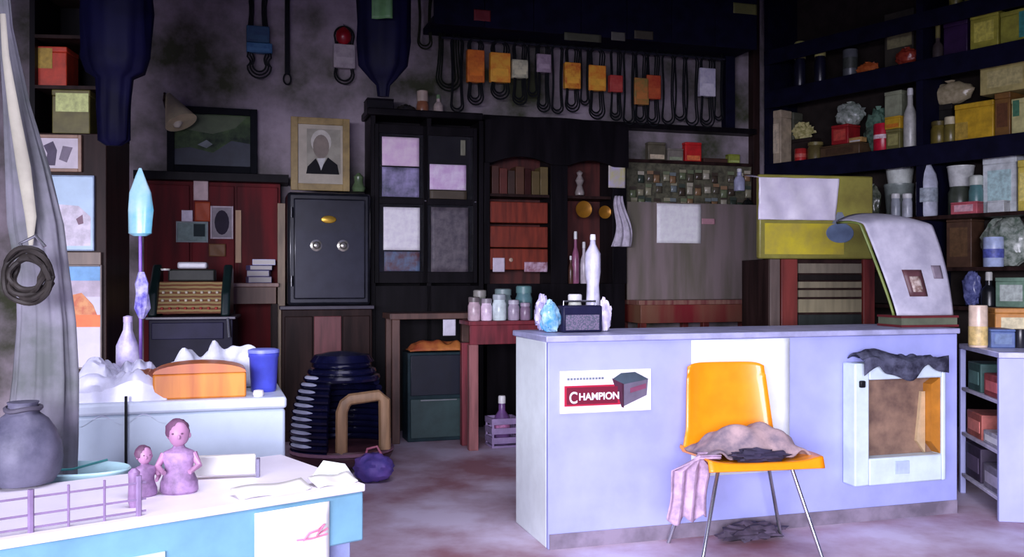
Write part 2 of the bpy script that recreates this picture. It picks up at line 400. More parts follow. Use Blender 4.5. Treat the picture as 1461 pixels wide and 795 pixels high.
# grey sack
q = ground(38, .6, 690)
t = thing('sack', 'round dark grey stuffed sack sitting on the case at far left', 'sack', (q.x, q.y-.02, .6))
SK = M((62, 62, 82), .6, scale=8, rgb2=(98, 96, 116), bump=.3)
MB().lathe([(.05, 0), (.085, .008), (.104, .04), (.112, .085), (.11, .13), (.098, .17), (.075, .205), (.05, .225), (.042, .25), (.046, .262)], 32, wob=.025).build('sack_body', SK, t)
MB().tube([(.05*math.cos(i*PI/8), .05*math.sin(i*PI/8), .24+.004*math.sin(i)) for i in range(16)], .008, 6, True).build('tie', M((70, 66, 80), .7), t)
# drape
t = thing('drape', 'long grey cloth drape gathered and hanging from the ceiling at far left', 'drape', (0, 0, 0))
D = 3.22
def wp(px, py, D): return Vector(((px-CX)/FPX*D, D, CH+(CY-py)/FPX*D))
prof = [(-30, -300, 8), (0, -60, 8), (8, 40, 9), (24, 150, 17), (40, 240, 28), (52, 320, 36), (62, 390, 34), (66, 460, 38), (66, 540, 42), (62, 620, 46), (58, 700, 48)]
mb = MB(); N = 72
def interp(k):
    i = min(int(k), len(prof)-2); f = k-i; return [prof[i][j]*(1-f)+prof[i+1][j]*f for j in range(3)]
rows = 60; v = []
for j in range(rows+1):
    x, y, hw = interp(j/rows*(len(prof)-1)); c = wp(x, y, D); hw = hw/FPX*D
    for i in range(N):
        a_ = 2*PI*i/N; r = hw*(1+.10*math.sin(9*a_+j*.05)+.06*math.sin(17*a_-j*.08))
        v.append((c.x+r*math.cos(a_), c.y+.55*r*math.sin(a_), c.z))
f = [(j*N+i, j*N+(i+1) % N, (j+1)*N+(i+1) % N, (j+1)*N+i) for j in range(rows) for i in range(N)]
f += [tuple(range(N)), tuple(rows*N+i for i in range(N-1, -1, -1))]
mb.add(v, f).build('cloth', M((84, 88, 88), .85, scale=3, rgb2=(126, 122, 136)), t, sharp=180)
top = wp(-30, -300, D)
MB().tube([top+Vector((0, 0, -.02)), (top.x-.05, top.y, 3.6), (top.x-.08, top.y, 4.3)], .012, 8).build('hanging_cord', M((90, 90, 80), .8), t)
ed = [(4, 20, 4), (8, 80, 5), (20, 160, 8), (34, 240, 10), (44, 310, 8), (44, 350, 3)]
MB().tube([wp(x, y, D-.075) for x, y, h in ed], [h/FPX*D for x, y, h in ed], 12, flat=.5).build('pale_hem', M((168, 164, 148), .8, scale=4), t)
# cable wreath on the drape
c = wp(42, 392, 2.97)
t = thing('cable_coil', 'dark tangled coil of cable hung against the grey drape', 'cable coil', c)
random.seed(3)
for k in range(5):
    r0 = .045+.008*k; ox, oz = random.uniform(-.01, .01), random.uniform(-.015, .015)
    MB().tube([(ox+r0*math.cos(i*PI/14)*(1+.08*math.sin(i*.9+k)), .012*math.sin(i*.6+k*2), oz+r0*1.1*math.sin(i*PI/14)) for i in range(28)], .009, 7, True).build('loop', M((46, 42, 40), .5, var=.4), t)
MB().tube([(0, 0, .06), (-.03, .0, .10), (.02, 0, .125), (.05, 0, .09)], .006).build('hook', METAL, t)

# ---------------------------------------------------------------- grey chest and what is on it
l0 = ground(95, .75, 578); l1 = ground(407, .75, 566); chw = (l1-l0).length; ra_ = math.atan2(l1.y-l0.y, l1.x-l0.x)
t = thing('chest_freezer', 'pale grey blue chest behind the teal case, heaped with wrappings', 'chest', (l0.x, l0.y, 0), ra_)
B(0, 0, .04, chw, .55, .70).build('body', M((176, 190, 206), .4, var=.08, scale=4), t, .012)
B(-.006, -.008, .701, chw+.006, .56, .75).build('lid', M((196, 206, 222), .4, var=.06), t, .012)
for x in (.05, chw-.05):
    for y in (.05, .5): MB().lathe([(.02, 0), (.02, .04)], 12, x, y).build('foot', RUBBER, t)
def chest(x, y): return (l0.x+x*math.cos(ra_)-y*math.sin(ra_), l0.y+x*math.sin(ra_)+y*math.cos(ra_))
# rod in front of chest
p = chest(.22, -.035)
o = MB().tube([(0, 0, 0), (0, 0, .78)], .006, 8).build('metal_rod', RUBBER); tag(o, 'thin black rod standing against the front of the pale chest', 'rod', (p[0], p[1], 0))
# plastic sheets
p = chest(.17, .24)
def heap(u, v):
    x = (u-.5)*.40; y = (v-.5)*.46; e = (1-abs(2*u-1)**3)*(1-abs(2*v-1)**3)
    z = .018+.13*e*(.45+.9*noise.noise(Vector((u*2.2, v*2.4, 4)))+.5*u)+.05*e*abs(noise.noise(Vector((u*8, v*8, 1))))
    if v < .06: z = -.05-.04*math.sin(u*8)**2; y -= .01
    return (x, y, max(z, .006) if v >= .06 else z)
PLA = M((205, 206, 228), .25, scale=10, var=.14)
o = MB().grid(heap, 44, 40).build('plastic_sheet', PLA, solid=.003, sharp=25); tag(o, 'crumpled white plastic sheet heaped on the left of the chest', 'plastic sheet', (p[0], p[1], .75), ra_)
p = chest(.56, .45)
def heap2(u, v):
    x = (u-.5)*.50; y = (v-.5)*.16; e = (1-abs(2*u-1)**6)*(1-abs(2*v-1)**2)
    return (x, y, .006+e*(.16+.10*noise.noise(Vector((u*7, v*3, 9)))+.02*math.sin(u*30)))
o = MB().grid(heap2, 50, 20).build('wrapping_paper', M((214, 218, 232), .4, scale=14, var=.14), solid=.003, sharp=25); tag(o, 'crumpled pale wrapping paper along the back of the chest', 'paper', (p[0], p[1], .75), ra_)
# wooden box
p = chest(.50, .14)
t = thing('wooden_box', 'orange brown wooden box with a curved lid on the chest', 'box', (p[0], p[1], .75), ra_)
HW = M((180, 96, 34), .4, kind='wood', rgb2=(222, 140, 48), scale=4)
MB().box(-.185, -.1, 0, .185, .1, .105).build('box_body', HW, t, .008)
MB().prism([(-.185, .106), (.185, .106)]+[(.185*math.cos(i*PI/12), .106+.04*math.sin(i*PI/12)) for i in range(1, 12)], -.1, .1).build('lid', M((175, 92, 60), .4, kind='wood', scale=4, rgb2=(205, 120, 60)), t)
p = chest(.305, .12)
o = MB().blob((0, 0, .06), .06, .05, .058, .25, 3, 8, flatbottom=True).build('leather_pouch', M((108, 58, 42), .5, scale=12, rgb2=(190, 130, 100))); tag(o, 'brown and tan crumpled pouch at the left end of wooden box', 'pouch', (p[0], p[1], .75), ra_)
p = chest(.765, .22)
t = thing('plastic_tub', 'blue plastic tub at the right end of the chest', 'tub', (p[0], p[1], .75), ra_)
MB().lathe([(.05, 0), (.055, .01), (.062, .15), (.066, .155), (.066, .17)], 24, sy=.9).build('tub_body', M((66, 76, 190), .35, var=.15), t)
MB().lathe([(.068, .171), (.068, .185), (.05, .19)], 24, sy=.9).build('lid', M((120, 130, 215), .35), t)
p = chest(.735, .05)
o = MB().lathe([(.02, 0), (.024, .01), (.02, .025), (.005, .028)], 16).build('dish', WHITE); tag(o, 'tiny white dish beside the foot of the blue tub', 'dish', (p[0], p[1], .75))
p = chest(.50, .50)
o = MB().lathe([(.055, 0), (.05, .04), (.03, .10), (.008, .17), (.004, .2)], 16, wob=.12).build('wrapped_cone', M((208, 186, 202), .5, scale=20)); tag(o, 'pale pink wrapped cone poking up behind the wrapping paper', 'cone', (p[0], p[1]+.14, .62))
# duster with cyan bag
p = chest(.27, .45)
t = thing('bagged_duster', 'tall purple stick topped with a cyan plastic bag behind the chest', 'duster', (p[0]-.08, p[1]+.12, 0), 0)
kD = p[1]+.12
def zz(py): return CH+(CY-py)/FPX*kD
MB().tube([(0, 0, 0), (.002, 0, zz(440)), (0, 0, zz(330))], .008, 10).build('handle', M((150, 110, 210), .35), t)
MB().lathe([(.03, zz(337)), (.053, zz(333)), (.057, zz(300)), (.05, zz(275)), (.022, zz(252)), (.006, zz(240))], 24, cx=0, sy=.45, wob=.05).build('plastic_bag', M((120, 205, 225), .25, scale=5, rgb2=(190, 232, 240)), t)
MB().lathe([(.012, zz(455)), (.034, zz(440)), (.028, zz(420)), (.03, zz(405)), (.012, zz(388))], 18, cx=.006, sy=.7, wob=.14).build('tuft', M((110, 100, 205), .5, scale=30, rgb2=(205, 200, 235)), t)
p = chest(.19, .44)
t = thing('wrapped_bottle', 'lavender wrapped bottle group standing behind the heaped plastic sheet', 'bottle', (p[0], p[1], .75), 0)
MB().lathe([(.06, 0), (.065, .05), (.05, .12), (.045, .2), (.02, .27), (.018, .31)], 22, wob=.09).build('wrapping', M((172, 160, 215), .35, scale=18, rgb2=(222, 216, 236)), t)
MB().lathe([(.02, .305), (.02, .33), (.004, .335)], 14).build('cap', M((205, 190, 230), .4), t)
# pale basin
q = ground(128, .60, 668)
t = thing('basin', 'pale teal oval plastic basin between grey sack and chest', 'basin', (q.x-.05, q.y-.02, 0))
MB().lathe([(.13, .30), (.17, .5), (.18, .57), (.195, .6), (.19, .606), (.172, .58), (.15, .5), (.12, .4)], 36, sy=.62).build('bowl', M((176, 212, 220), .3, var=.06), t)
MB().lathe([(.14, 0), (.12, .02), (.11, .295)], 24, sy=.62).build('stand', M((120, 120, 150), .5), t)
MB().tube([(-.06, -.1, .615), (0, 0, .6), (.08, .09, .615)], .004, 6).build('stick', M((60, 130, 130), .5), t)

# ---------------------------------------------------------------- left cupboard with pictures
LC = Pl(95, 5.5, 6)
loc, w_, h_ = LC.R(42, -20, 152, 560, 0, zb=0)
t = thing('tall_cupboard', 'tall dark wooden cupboard with pictures on it at the left', 'cupboard', loc, LC.a)
B(-w_/2, 0, 0, w_/2, .45, LC.z(95, 190)).build('body', DARKWOOD, t, .005)
zc = LC.z(95, 190)
B(-w_/2, .40, zc, w_/2, .45, 3.35).build('back_board', BLACKWOOD, t)
B(-w_/2, 0, zc, -w_/2+.03, .4, 3.35).build('side_board', BLACKWOOD, t)
B(w_/2-.03, 0, zc, w_/2, .4, 3.35).build('side_board', M((70, 66, 40), .6, kind='wood'), t)
for yy in (122, 50, -20): B(-w_/2+.03, 0, LC.z(95, yy)-.02, w_/2-.03, .4, LC.z(95, yy)).build('shelf', DARKWOOD, t)
def frame_pic(name, label, cat, pl, rect, off, fw, fmat, pics, th=.025, depth0=0, tilt=0, mats=None):
    loc, w_, h_ = pl.R(*rect, off)
    t = thing(name, label, cat, loc, pl.a)
    if tilt: t.rotation_euler = (tilt, 0, pl.a)
    mb = MB(); mb.box(-w_/2, 0, 0, -w_/2+fw, th, h_); mb.box(w_/2-fw, 0, 0, w_/2, th, h_)
    mb.box(-w_/2+fw, 0, 0, w_/2-fw, th, fw); mb.box(-w_/2+fw, 0, h_-fw, w_/2-fw, th, h_)
    mb.build('frame', fmat, t, .003)
    iw, ih = w_-2*fw, h_-2*fw
    MB().box(-iw/2, th*.5, fw, iw/2, th*.9, h_-fw).build('picture', pics[0], t)
    for k, (nm, poly, m_) in enumerate(pics[1:]):
        MB().prism([(x*iw-iw/2, fw+z*ih) for x, z in poly], th*.5-.001*(k+1), th*.5, 0).build(nm, m_, t)
    return t
frame_pic('framed_print', 'small white framed print with a dark figure, upper left cupboard', 'picture', LC, (50, 192, 116, 245), .027, .02, M((150, 120, 100), .5),
  [M((205, 196, 205), .5, var=.08), ('dark_shape', [(.15,.1),(.2,.5),(.1,.75),(.35,.9),(.45,.6),(.4,.1)], M((80, 70, 92), .6)), ('grey_shape', [(.5,.3),(.6,.75),(.85,.7),(.7,.2)], M((120, 110, 125), .6))])
frame_pic('poster', 'pale blue poster with a blurred group of figures, middle of the cupboard', 'poster', LC, (60, 250, 134, 358), .027, .008, M((150, 170, 195), .5),
  [M((186, 212, 232), .5, var=.06), ('pale_group', [(.05,.05),(.05,.45),(.3,.62),(.7,.6),(.95,.45),(.95,.05)], M((214, 206, 218), .6, scale=18)), ('face', [(.15,.42),(.25,.5),(.28,.4),(.2,.35)], M((130, 96, 110), .6)), ('face', [(.65,.42),(.78,.48),(.8,.36),(.7,.34)], M((130, 100, 115), .6))])
frame_pic('poster', 'tall poster with blue sky and an orange band, lowest on the cupboard', 'poster', LC, (86, 378, 145, 527), .027, .01, M((120, 110, 105), .5),
  [M((206, 200, 216), .5, var=.05), ('blue_sky', [(0,.86),(0,1),(1,1),(1,.86)], M((120, 170, 215), .6)), ('haze_band', [(0,.7),(0,.86),(1,.86),(1,.7)], M((190, 176, 190), .6)),
   ('orange_shape', [(0,.50),(.03,.7),(.5,.74),(.8,.62),(.95,.48)], M((196, 92, 50), .5, scale=22, rgb2=(220, 150, 90))), ('orange_band', [(.05,.4),(.05,.52),(1,.52),(1,.4)], M((236, 112, 48), .5))])
B_ = LC.R(78, 360, 146, 378, .012)
o = B(-B_[1]/2, 0, 0, B_[1]/2, .03, B_[2]).build('wooden_strip', M((120, 104, 92), .5, kind='wood'), None, .003); tag(o, 'brown wooden strip between two posters on the left cupboard', 'strip', (B_[0][0], B_[0][1]-.02, B_[0][2]), LC.a)
# things in cupboard shelves
def carton(name, label, cat, pl, rect, off, d, rgb, rgb2=None, zb=None, group=None, panel=(.15, .2, .85, .75), rz=0):
    loc, w_, h_ = pl.R(*rect, off, zb)
    w_ = max(w_, .02); h_ = max(h_, .02)
    t = thing(name, label, cat, loc, pl.a+rz, group)
    MB().box(-w_/2, 0, 0, w_/2, d, h_*.86).box(-w_/2-.002, -.002, h_*.86, w_/2+.002, d+.002, h_).build('carton_body', M(rgb, .5, scale=12, var=.22), t, min(.006, w_*.1))
    if rgb2: B(-w_/2+panel[0]*w_, -.003, h_*panel[1], -w_/2+panel[2]*w_, 0, h_*panel[3]).build('printed_label', M(rgb2, .5, scale=25, var=.25), t)
    return t
def lathe_item(name, label, cat, pl, rect, off, prof, rgb, cap=None, zb=None, rgb_cap=(230, 230, 230), band=None, group=None, wob=0):
    loc, w_, h_ = pl.R(*rect, off, zb); r = w_/2
    n = -pl.n
    t = thing(name, label, cat, (loc[0]+n.x*r, loc[1]+n.y*r, loc[2]), pl.a, group)
    top = 1.0 if not cap else 1-cap
    MB().lathe([(a*r, b*h_*top) for a, b in prof], 22, wob=wob).build('body', M(rgb, .3, scale=14, var=.2), t)
    if cap:
        cr = prof[-1][0]*r*1.12
        MB().lathe([(cr, h_*top+.0005), (cr, h_*.97), (cr*.85, h_)], 18).build('cap', M(rgb_cap, .4), t)
    if band:
        z0, z1, c = band
        rr = max(a for a, b in prof if z0 <= b <= z1 or True)*r+.0015
        MB().lathe([(rr-.001, h_*z0), (rr, h_*z0+.001), (rr, h_*z1-.001), (rr-.001, h_*z1)], 22).build('label_band', M(c, .5, scale=30, var=.3), t)
    return t
BOT = [(.9, 0), (1, .03), (1, .55), (.85, .68), (.42, .82), (.4, 1)]
CAN = [(.96, 0), (1, .02), (1, .97), (.96, 1)]
JAR = [(.92, 0), (1, .05), (1, .8), (.86, .92), (.84, 1)]
TUB = [(.78, 0), (.8, .02), (.97, .92), (1, .94), (1, 1)]
def bagged(name, label, cat, pl, rect, off, rgb, rgb2, zb=None, seed=1, depth=.8, amp=.14, group=None):
    loc, w_, h_ = pl.R(*rect, off, zb); n = -pl.n; ry = min(w_, h_)*.5*depth
    t = thing(name, label, cat, (loc[0]+n.x*ry, loc[1]+n.y*ry, loc[2]), pl.a, group)
    MB().blob((0, 0, h_*.46), w_*.47, ry*.9, h_*.48, amp, 3.5, seed, flatbottom=True).build('bag_body', M(rgb, .25, scale=22, rgb2=rgb2), t, sharp=50)
    MB().lathe([(w_*.06, h_*.84), (w_*.03, h_*.9), (w_*.09, h_*1.0)], 12, wob=.2).build('knot', M(rgb2, .3), t)
    return t
carton('carton', 'orange red carton with a yellow patch high in left cupboard', 'carton', LC, (50, 66, 95, 121), -.05, .2, (190, 62, 36), (170, 140, 50), zb=LC.z(95, 122)+.001, panel=(.05, .45, .55, .95))
carton('carton', 'olive carton with a pale green top stripe in left cupboard', 'carton', LC, (74, 128, 128, 188), -.03, .22, (104, 98, 50), (196, 206, 130), zb=zc+.001, panel=(.1, .5, .97, .92))

# ---------------------------------------------------------------- back left: shelf, pictures, red cupboard
loc, w_, h_ = BW.R(190, 246, 412, 258, .30)
t = thing('display_shelf', 'long dark wall shelf above the red panelled cupboard', 'shelf', loc, rot17)
B(-w_/2, 0, 0, w_/2, .298, h_).build('board', BLACKWOOD, t, .003)
shelfz = loc[2]+h_
loc, w_, h_ = BW.R(205, 260, 400, 432, .20, zb=0)
t = thing('red_cupboard', 'dark red panelled cupboard beneath the wall shelf, left of safe', 'cupboard', loc, rot17)
RED = M((92, 12, 18), .8, kind='wood', var=.5, scale=3)
B(-w_/2, 0, 0, w_/2, .19, h_).build('body', RED, t, .004)
for i in range(3):
    x0 = -w_/2+.02+i*(w_-.02)/3; B(x0, -.02, h_*.55, x0+(w_-.08)/3, -.001, h_-.03).build('door', RED, t, .006)
ccz = loc[2]; 
RC = lambda *r: BW.R(*r, .225)
def note(name, label, cat, pl, rect, off, rgb, curl=.01, group=None, rgb2=None, rz=0, scale=20, th=.002):
    loc, w_, h_ = pl.R(*rect, off)
    o = MB().grid(lambda u, v: ((u-.5)*w_, -curl*abs(math.sin(u*3+v*2))*(1-v*.7), v*h_), 10, 10).build(name, M(rgb, .6, scale=scale, var=.1, rgb2=rgb2), solid=th)
    return tag(o, label, cat, loc, pl.a+rz, group)
note('card', 'white and pink leaflet at the top of the red cupboard', 'leaflet', BW, (276, 255, 297, 286), .235, (205, 180, 180), .01)
note('card', 'orange brown card under the white leaflet on the red cupboard', 'card', BW, (278, 288, 300, 316), .235, (170, 70, 34), .01)
note('card', 'small bright white tag left on the red cupboard', 'tag', BW, (259, 300, 275, 316), .245, (225, 215, 230), .01)
frame_pic('framed_print', 'grey green framed print on the red cupboard under white tag', 'picture', BW, (251, 316, 297, 346), .236, .012, M((130, 140, 142), .5), [M((96, 122, 118), .5, scale=20), ('dark_patch', [(.55,.25),(.55,.95),(.95,.95),(.95,.25)], M((24, 40, 44), .5))], th=.012)
frame_pic('framed_print', 'small silver frame with a dark oval portrait on red cupboard', 'picture', BW, (300, 294, 333, 341), .236, .014, M((165, 150, 160), .4), [M((120, 110, 118), .5), ('dark_oval', [(.5+.38*math.cos(i*PI/8), .5+.42*math.sin(i*PI/8)) for i in range(16)], M((34, 24, 44), .5))], th=.012)
note('card', 'brownish small card under the silver frame on the red cupboard', 'card', BW, (298, 348, 322, 366), .235, (112, 76, 44), .01)
loc, w_, h_ = BW.R(336, 300, 344, 375, .232)
o = B(-w_/2, 0, 0, w_/2, .01, h_).build('wooden_ruler', TAN); tag(o, 'tan wooden ruler hung on the right of the red cupboard', 'ruler', loc, rot17)
# landscape picture on shelf
frame_pic('framed_painting', 'large dark framed green landscape painting on the wall shelf', 'picture', BW, (238, 153, 367, 246), .06, .055, M((18, 20, 26), .7),
  [M((34, 46, 38), .4, scale=6, rgb2=(82, 104, 66)), ('hill', [(0,.3),(.2,.35),(.5,.25),(.75,.5),(1,.45),(1,0),(0,0)], M((40, 48, 62), .5, scale=10)), ('sky', [(.05,.98),(.95,.98),(.8,.75),(.5,.62),(.1,.7)], M((76, 92, 56), .5, scale=8)), ('pond', [(.3,.4),(.42,.5),(.5,.42),(.42,.34)], M((112, 122, 124), .5))], th=.04)
# cone lamp shade
loc, w_, h_ = BW.R(230, 135, 275, 182, .28)
t = thing('lamp', 'cream cone shaped lamp shade over the corner of the painting', 'lamp', (loc[0], loc[1], loc[2]), rot17)
o = MB().lathe([(.125, 0), (.12, .01), (.02, .26), (.012, .265)], 28).build('lamp_shade', M((236, 224, 176), .5, var=.1), t); o.rotation_euler = (-.3, -.42, 0); o.location = (.02, 0, .03)
MB().tube([(-.09, 0, .26), (-.10, .08, .22), (-.10, .276, .2)], .01).build('bracket', DARKWOOD, t)
MB().lathe([(.02, .0), (.045, .04), (.02, .09)], 14).build('bulb', M((220, 215, 190), .3), t)
t.children[-1].location = (.03, 0, .04)
# portrait
loc, w_, h_ = BW.R(415, 168, 499, 272, .36)
sx_, sz_ = w_/84, h_/104
def pp(L): return [((x-457)/84+.5, (272-y)/104) for x, y in L]
def ell(cx, cy, rx, ry, n=20): return pp([(cx+rx*math.cos(2*PI*i/n), cy-ry*math.sin(2*PI*i/n)) for i in range(n)])
def shrink(P): return [((x-.5)*84/66+.5, (z-.5)*104/84+.5) for x, z in P]
frame_pic('portrait_photograph', 'gold framed portrait of a grey haired person in dark suit above the safe', 'picture', BW, (415, 168, 499, 272), .36, .055, M((150, 128, 78), .4, var=.25),
  [M((176, 168, 150), .5, var=.1), ('backdrop', shrink(pp([(437, 247), (437, 184), (487, 184), (487, 247)])), M((150, 146, 130), .5, scale=8)),
   ('hair', shrink(ell(458, 202, 15, 17)), M((196, 192, 180), .5)), ('face', shrink(ell(458, 209, 12, 17)), M((128, 116, 104), .5)),
   ('suit', shrink(pp([(436, 248), (438, 238), (450, 226), (458, 240), (468, 224), (482, 234), (485, 248)])), M((20, 20, 24), .5)),
   ('shirt', shrink(pp([(452, 226), (458, 243), (465, 225)])), M((200, 200, 196), .5))], th=.03)
# ornament by portrait
lathe_item('ornament', 'small green and white ornament right of the portrait on the safe', 'ornament', BW, (503, 246, 523, 273), .36, [(.8, 0), (1, .2), (.6, .5), (.7, .8), (.2, 1)], (90, 110, 76))

# ---------------------------------------------------------------- safe and stand
loc, w_, h_ = BW.R(410, 275, 529, 436, .58)
szb = loc[2]; safe_top = szb+h_
t = thing('iron_safe', 'black iron safe with brass badge and two round knobs on a stand', 'safe', loc, rot17)
BL = M((26, 27, 34), .3, var=.3, coat=.3)
B(-w_/2, 0, 0, w_/2, .36, h_).build('safe_body', BL, t, .025)
d = B(-w_/2+.045, -.03, .05, w_/2-.045, -.001, h_-.05).build('door', M((34, 35, 44), .28, var=.3, coat=.3), t, .012)
mb = MB(); mb.lathe([(.06, 0), (.055, .008), (.03, .012)], 24, sy=.5); o = mb.build('brass_badge', M((190, 150, 50), .3, metal=.6), d); o.rotation_euler = (PI/2, 0, 0); o.location = (-.01, -.031, h_*.76)
for x, nm in ((-.105, 'dial_knob'), (.10, 'handle_knob')):
    o = MB().lathe([(.045, 0), (.045, .008), (.03, .012), (.024, .03), (.018, .034)], 24).build(nm, M((176, 172, 160), .25, metal=.7), d); o.rotation_euler = (PI/2, 0, 0); o.location = (x, -.031, h_*.53)
for z in (.15, h_-.2): MB().lathe([(.014, z), (.014, z+.08)], 10, -w_/2+.03, -.018).build('hinge', BL, t)
loc, w_, h_ = BW.R(402, 437, 531, 600, .62, zb=0, zt=szb)
t = thing('safe_stand', 'dark panelled wooden stand carrying the iron safe', 'stand', (loc[0], loc[1], 0), rot17)
B(-w_/2, 0, 0, w_/2, .39, szb-.03).build('carcass', DARKWOOD, t, .006)
B(-w_/2-.015, -.015, szb-.029, w_/2+.015, .40, szb-.001).build('top_board', M((60, 55, 66), .4), t, .004)
for i in range(3):
    x0 = -w_/2+.02+i*(w_-.03)/3; B(x0, -.02, .08, x0+(w_-.06)/3, -.001, szb-.08).build('door_panel', DARKWOOD if i != 1 else M((100, 52, 54), .5, kind='wood', var=.3), t, .006)
# plank beside safe, side table, books
loc, w_, h_ = BW.R(396, 290, 407, 434, .5)
o = B(-w_/2, 0, -loc[2], w_/2, .03, h_).build('upright_plank', M((128, 110, 88), .5, kind='wood', var=.3), None, .003); tag(o, 'tan upright plank standing against the left side of safe', 'plank', loc, rot17)
loc, w_, h_ = BW.R(326, 404, 398, 432, .55)
t = thing('side_table', 'brown side table carrying piled books, left of the safe', 'table', (loc[0], loc[1], 0), rot17)
zt = loc[2]+h_
B(-w_/2, 0, zt-.03, w_/2, .32, zt).build('tabletop', M((150, 120, 110), .45, kind='wood'), t, .004)
B(-w_/2+.02, .01, zt-.16, w_/2-.02, .30, zt-.031).build('apron', M((110, 84, 70), .5, kind='wood'), t, .003)
for x in (-w_/2+.03, w_/2-.03):
    for y in (.03, .28): B(x-.02, y-.015, 0, x+.02, y+.015, zt-.161).build('leg', DARKWOOD, t)
bz = zt
for k, (x0, x1, hh, rgb, lab) in enumerate([(354, 388, .05, (130, 120, 160), 'thick grey violet book at the bottom of the pile by safe'), (352, 384, .045, (170, 165, 195), 'pale lavender book second from the bottom of the pile by safe'), (356, 389, .04, (92, 88, 132), 'slate blue book third in the pile by the safe'), (360, 393, .045, (206, 206, 235), 'white topmost book of the pile by the safe')]):
    loc, w_, _ = BW.R(x0, 390, x1, 400, .45)
    t = thing('book', lab, 'book', (loc[0], loc[1], bz), rot17+(.12, -.15, .2, -.05)[k], 'books piled on the side table')
    B(-w_/2, 0, 0, w_/2, .14, hh).build('cover', M(rgb, .5), t, .004)
    B(-w_/2+.005, -.001, .006, w_/2-.005, .1, hh-.006).build('pages', M((200, 195, 190), .7, kind='wave', scale=60), t)
    bz += hh+.0015
# cash register
CRr = Pl(270, 6.2, 12)
loc, w_, h_ = CRr.R(212, 452, 332, 484, 0)
t = thing('side_desk', 'dark desk with pale edged drawer beneath the old cash register', 'desk', (loc[0], loc[1], 0), CRr.a)
zt = loc[2]+h_
B(-w_/2, 0, 0, w_/2, .42, zt-.02).build('desk_body', M((28, 26, 44), .5), t, .005)
B(-w_/2-.02, -.02, zt-.019, w_/2+.02, .44, zt).build('desk_top', M((70, 66, 78), .4), t, .004)
B(-w_/2+.02, -.015, zt-.15, w_/2-.06, -.001, zt-.04).build('drawer', M((34, 32, 58), .45), t, .004)
MB().tube([(w_/2-.03, -.02, zt-.01), (w_/2-.02, -.03, zt-.14)], .01).build('edge_rail', METAL, t)
loc, w_, h_ = CRr.R(210, 372, 328, 452, -.05, zb=zt)
t = thing('cash_register', 'old cash register with rounded dark sides and key rows on desk', 'cash register', loc, CRr.a)
side = [(-.02, 0), (.30, 0), (.30, h_*.85), (.22, h_*.95), (.14, h_*.72), (.02, h_*.42)]
for sx in (-1, 1):
    mb = MB(); x0 = sx*w_/2; x1 = x0-sx*.06
    n = len(side); v = [(x0, y, z) for y, z in side]+[(x1, y, z) for y, z in side]
    mb.add(v, [tuple(range(n)), tuple(range(2*n-1, n-1, -1))]+[(i, i+n, (i+1) % n+n, (i+1) % n) for i in range(n)]).build('side_cheek', M((18, 34, 34), .35), t, .015)
wi = w_/2-.061
mb = MB(); mb.add([(-wi, 0, .02), (wi, 0, .02), (wi, .12, h_*.62), (-wi, .12, h_*.62), (-wi, .28, .02), (wi, .28, .02), (-wi, .28, h_*.62), (wi, .28, h_*.62)], [(0, 1, 3, 2)[::1] if False else (0, 1, 2, 3), (4, 6, 7, 5), (3, 2, 7, 6), (0, 4, 5, 1), (0, 3, 6, 4), (1, 5, 7, 2)]).build('key_deck', M((112, 70, 48), .4, kind='wave', scale=12, rgb2=(150, 130, 86)), t)
for i in range(8):
    for j in range(3):
        y = .015+j*.03; z = .02+(h_*.62-.02)*y/.12
        MB().lathe([(.009, 0), (.011, .012), (.008, .016)], 10, -wi+.03+i*(2*wi-.06)/7, y, z).build('key', M((190, 180, 160), .4) if j else M((150, 50, 44), .4), t)
B(-wi*.75, .13, h_*.63, wi*.75, .25, h_*.85).build('display_head', M((44, 46, 42), .4), t, .01)
B(-wi*.45, .12, h_*.86, wi*.5, .24, h_*.98).build('paper_roll_cover', M((190, 190, 196), .35), t, .012)
lathe_item('jar', 'tiny white jar on the left end of the cash register', 'jar', CRr, (228, 386, 242, 398), -.12, JAR, (205, 205, 190), cap=.3, zb=zt+h_*.86)

# ---------------------------------------------------------------- centre bookcase
OFF = .36
loc, w_, h_ = BW.R(529, 172, 690, 410, OFF, zb=0)
t = thing('glazed_bookcase', 'black glazed bookcase with sheets in its panes, right of the safe', 'bookcase', loc, rot17)
topz = BW.z(600, 168, OFF); WB = w_
B(-w_/2, .30, 0, w_/2, .35, topz).build('back_board', BLACKWOOD, t)
for x in (-w_/2, -.012, w_/2-.04): B(x, .0, 0, x+.04, .299, topz).build('upright', BLACKWOOD, t, .003)
B(-w_/2-.03, -.03, topz, w_/2-.01, .35, topz+.06).build('cornice', BLACKWOOD, t, .01)
zl = BW.z(600, 408, OFF); B(-w_/2+.04, 0, 0, w_/2-.041, .298, zl).build('lower_carcass', BLACKWOOD, t)
def bx_(px): # local x in the bookcase front plane
    p = BW.at(px, OFF); return (p-Vector(loc[:2])).dot(Vector((math.cos(rot17), math.sin(rot17))))
def bz_(py, px=600): return BW.z(px, py, OFF)
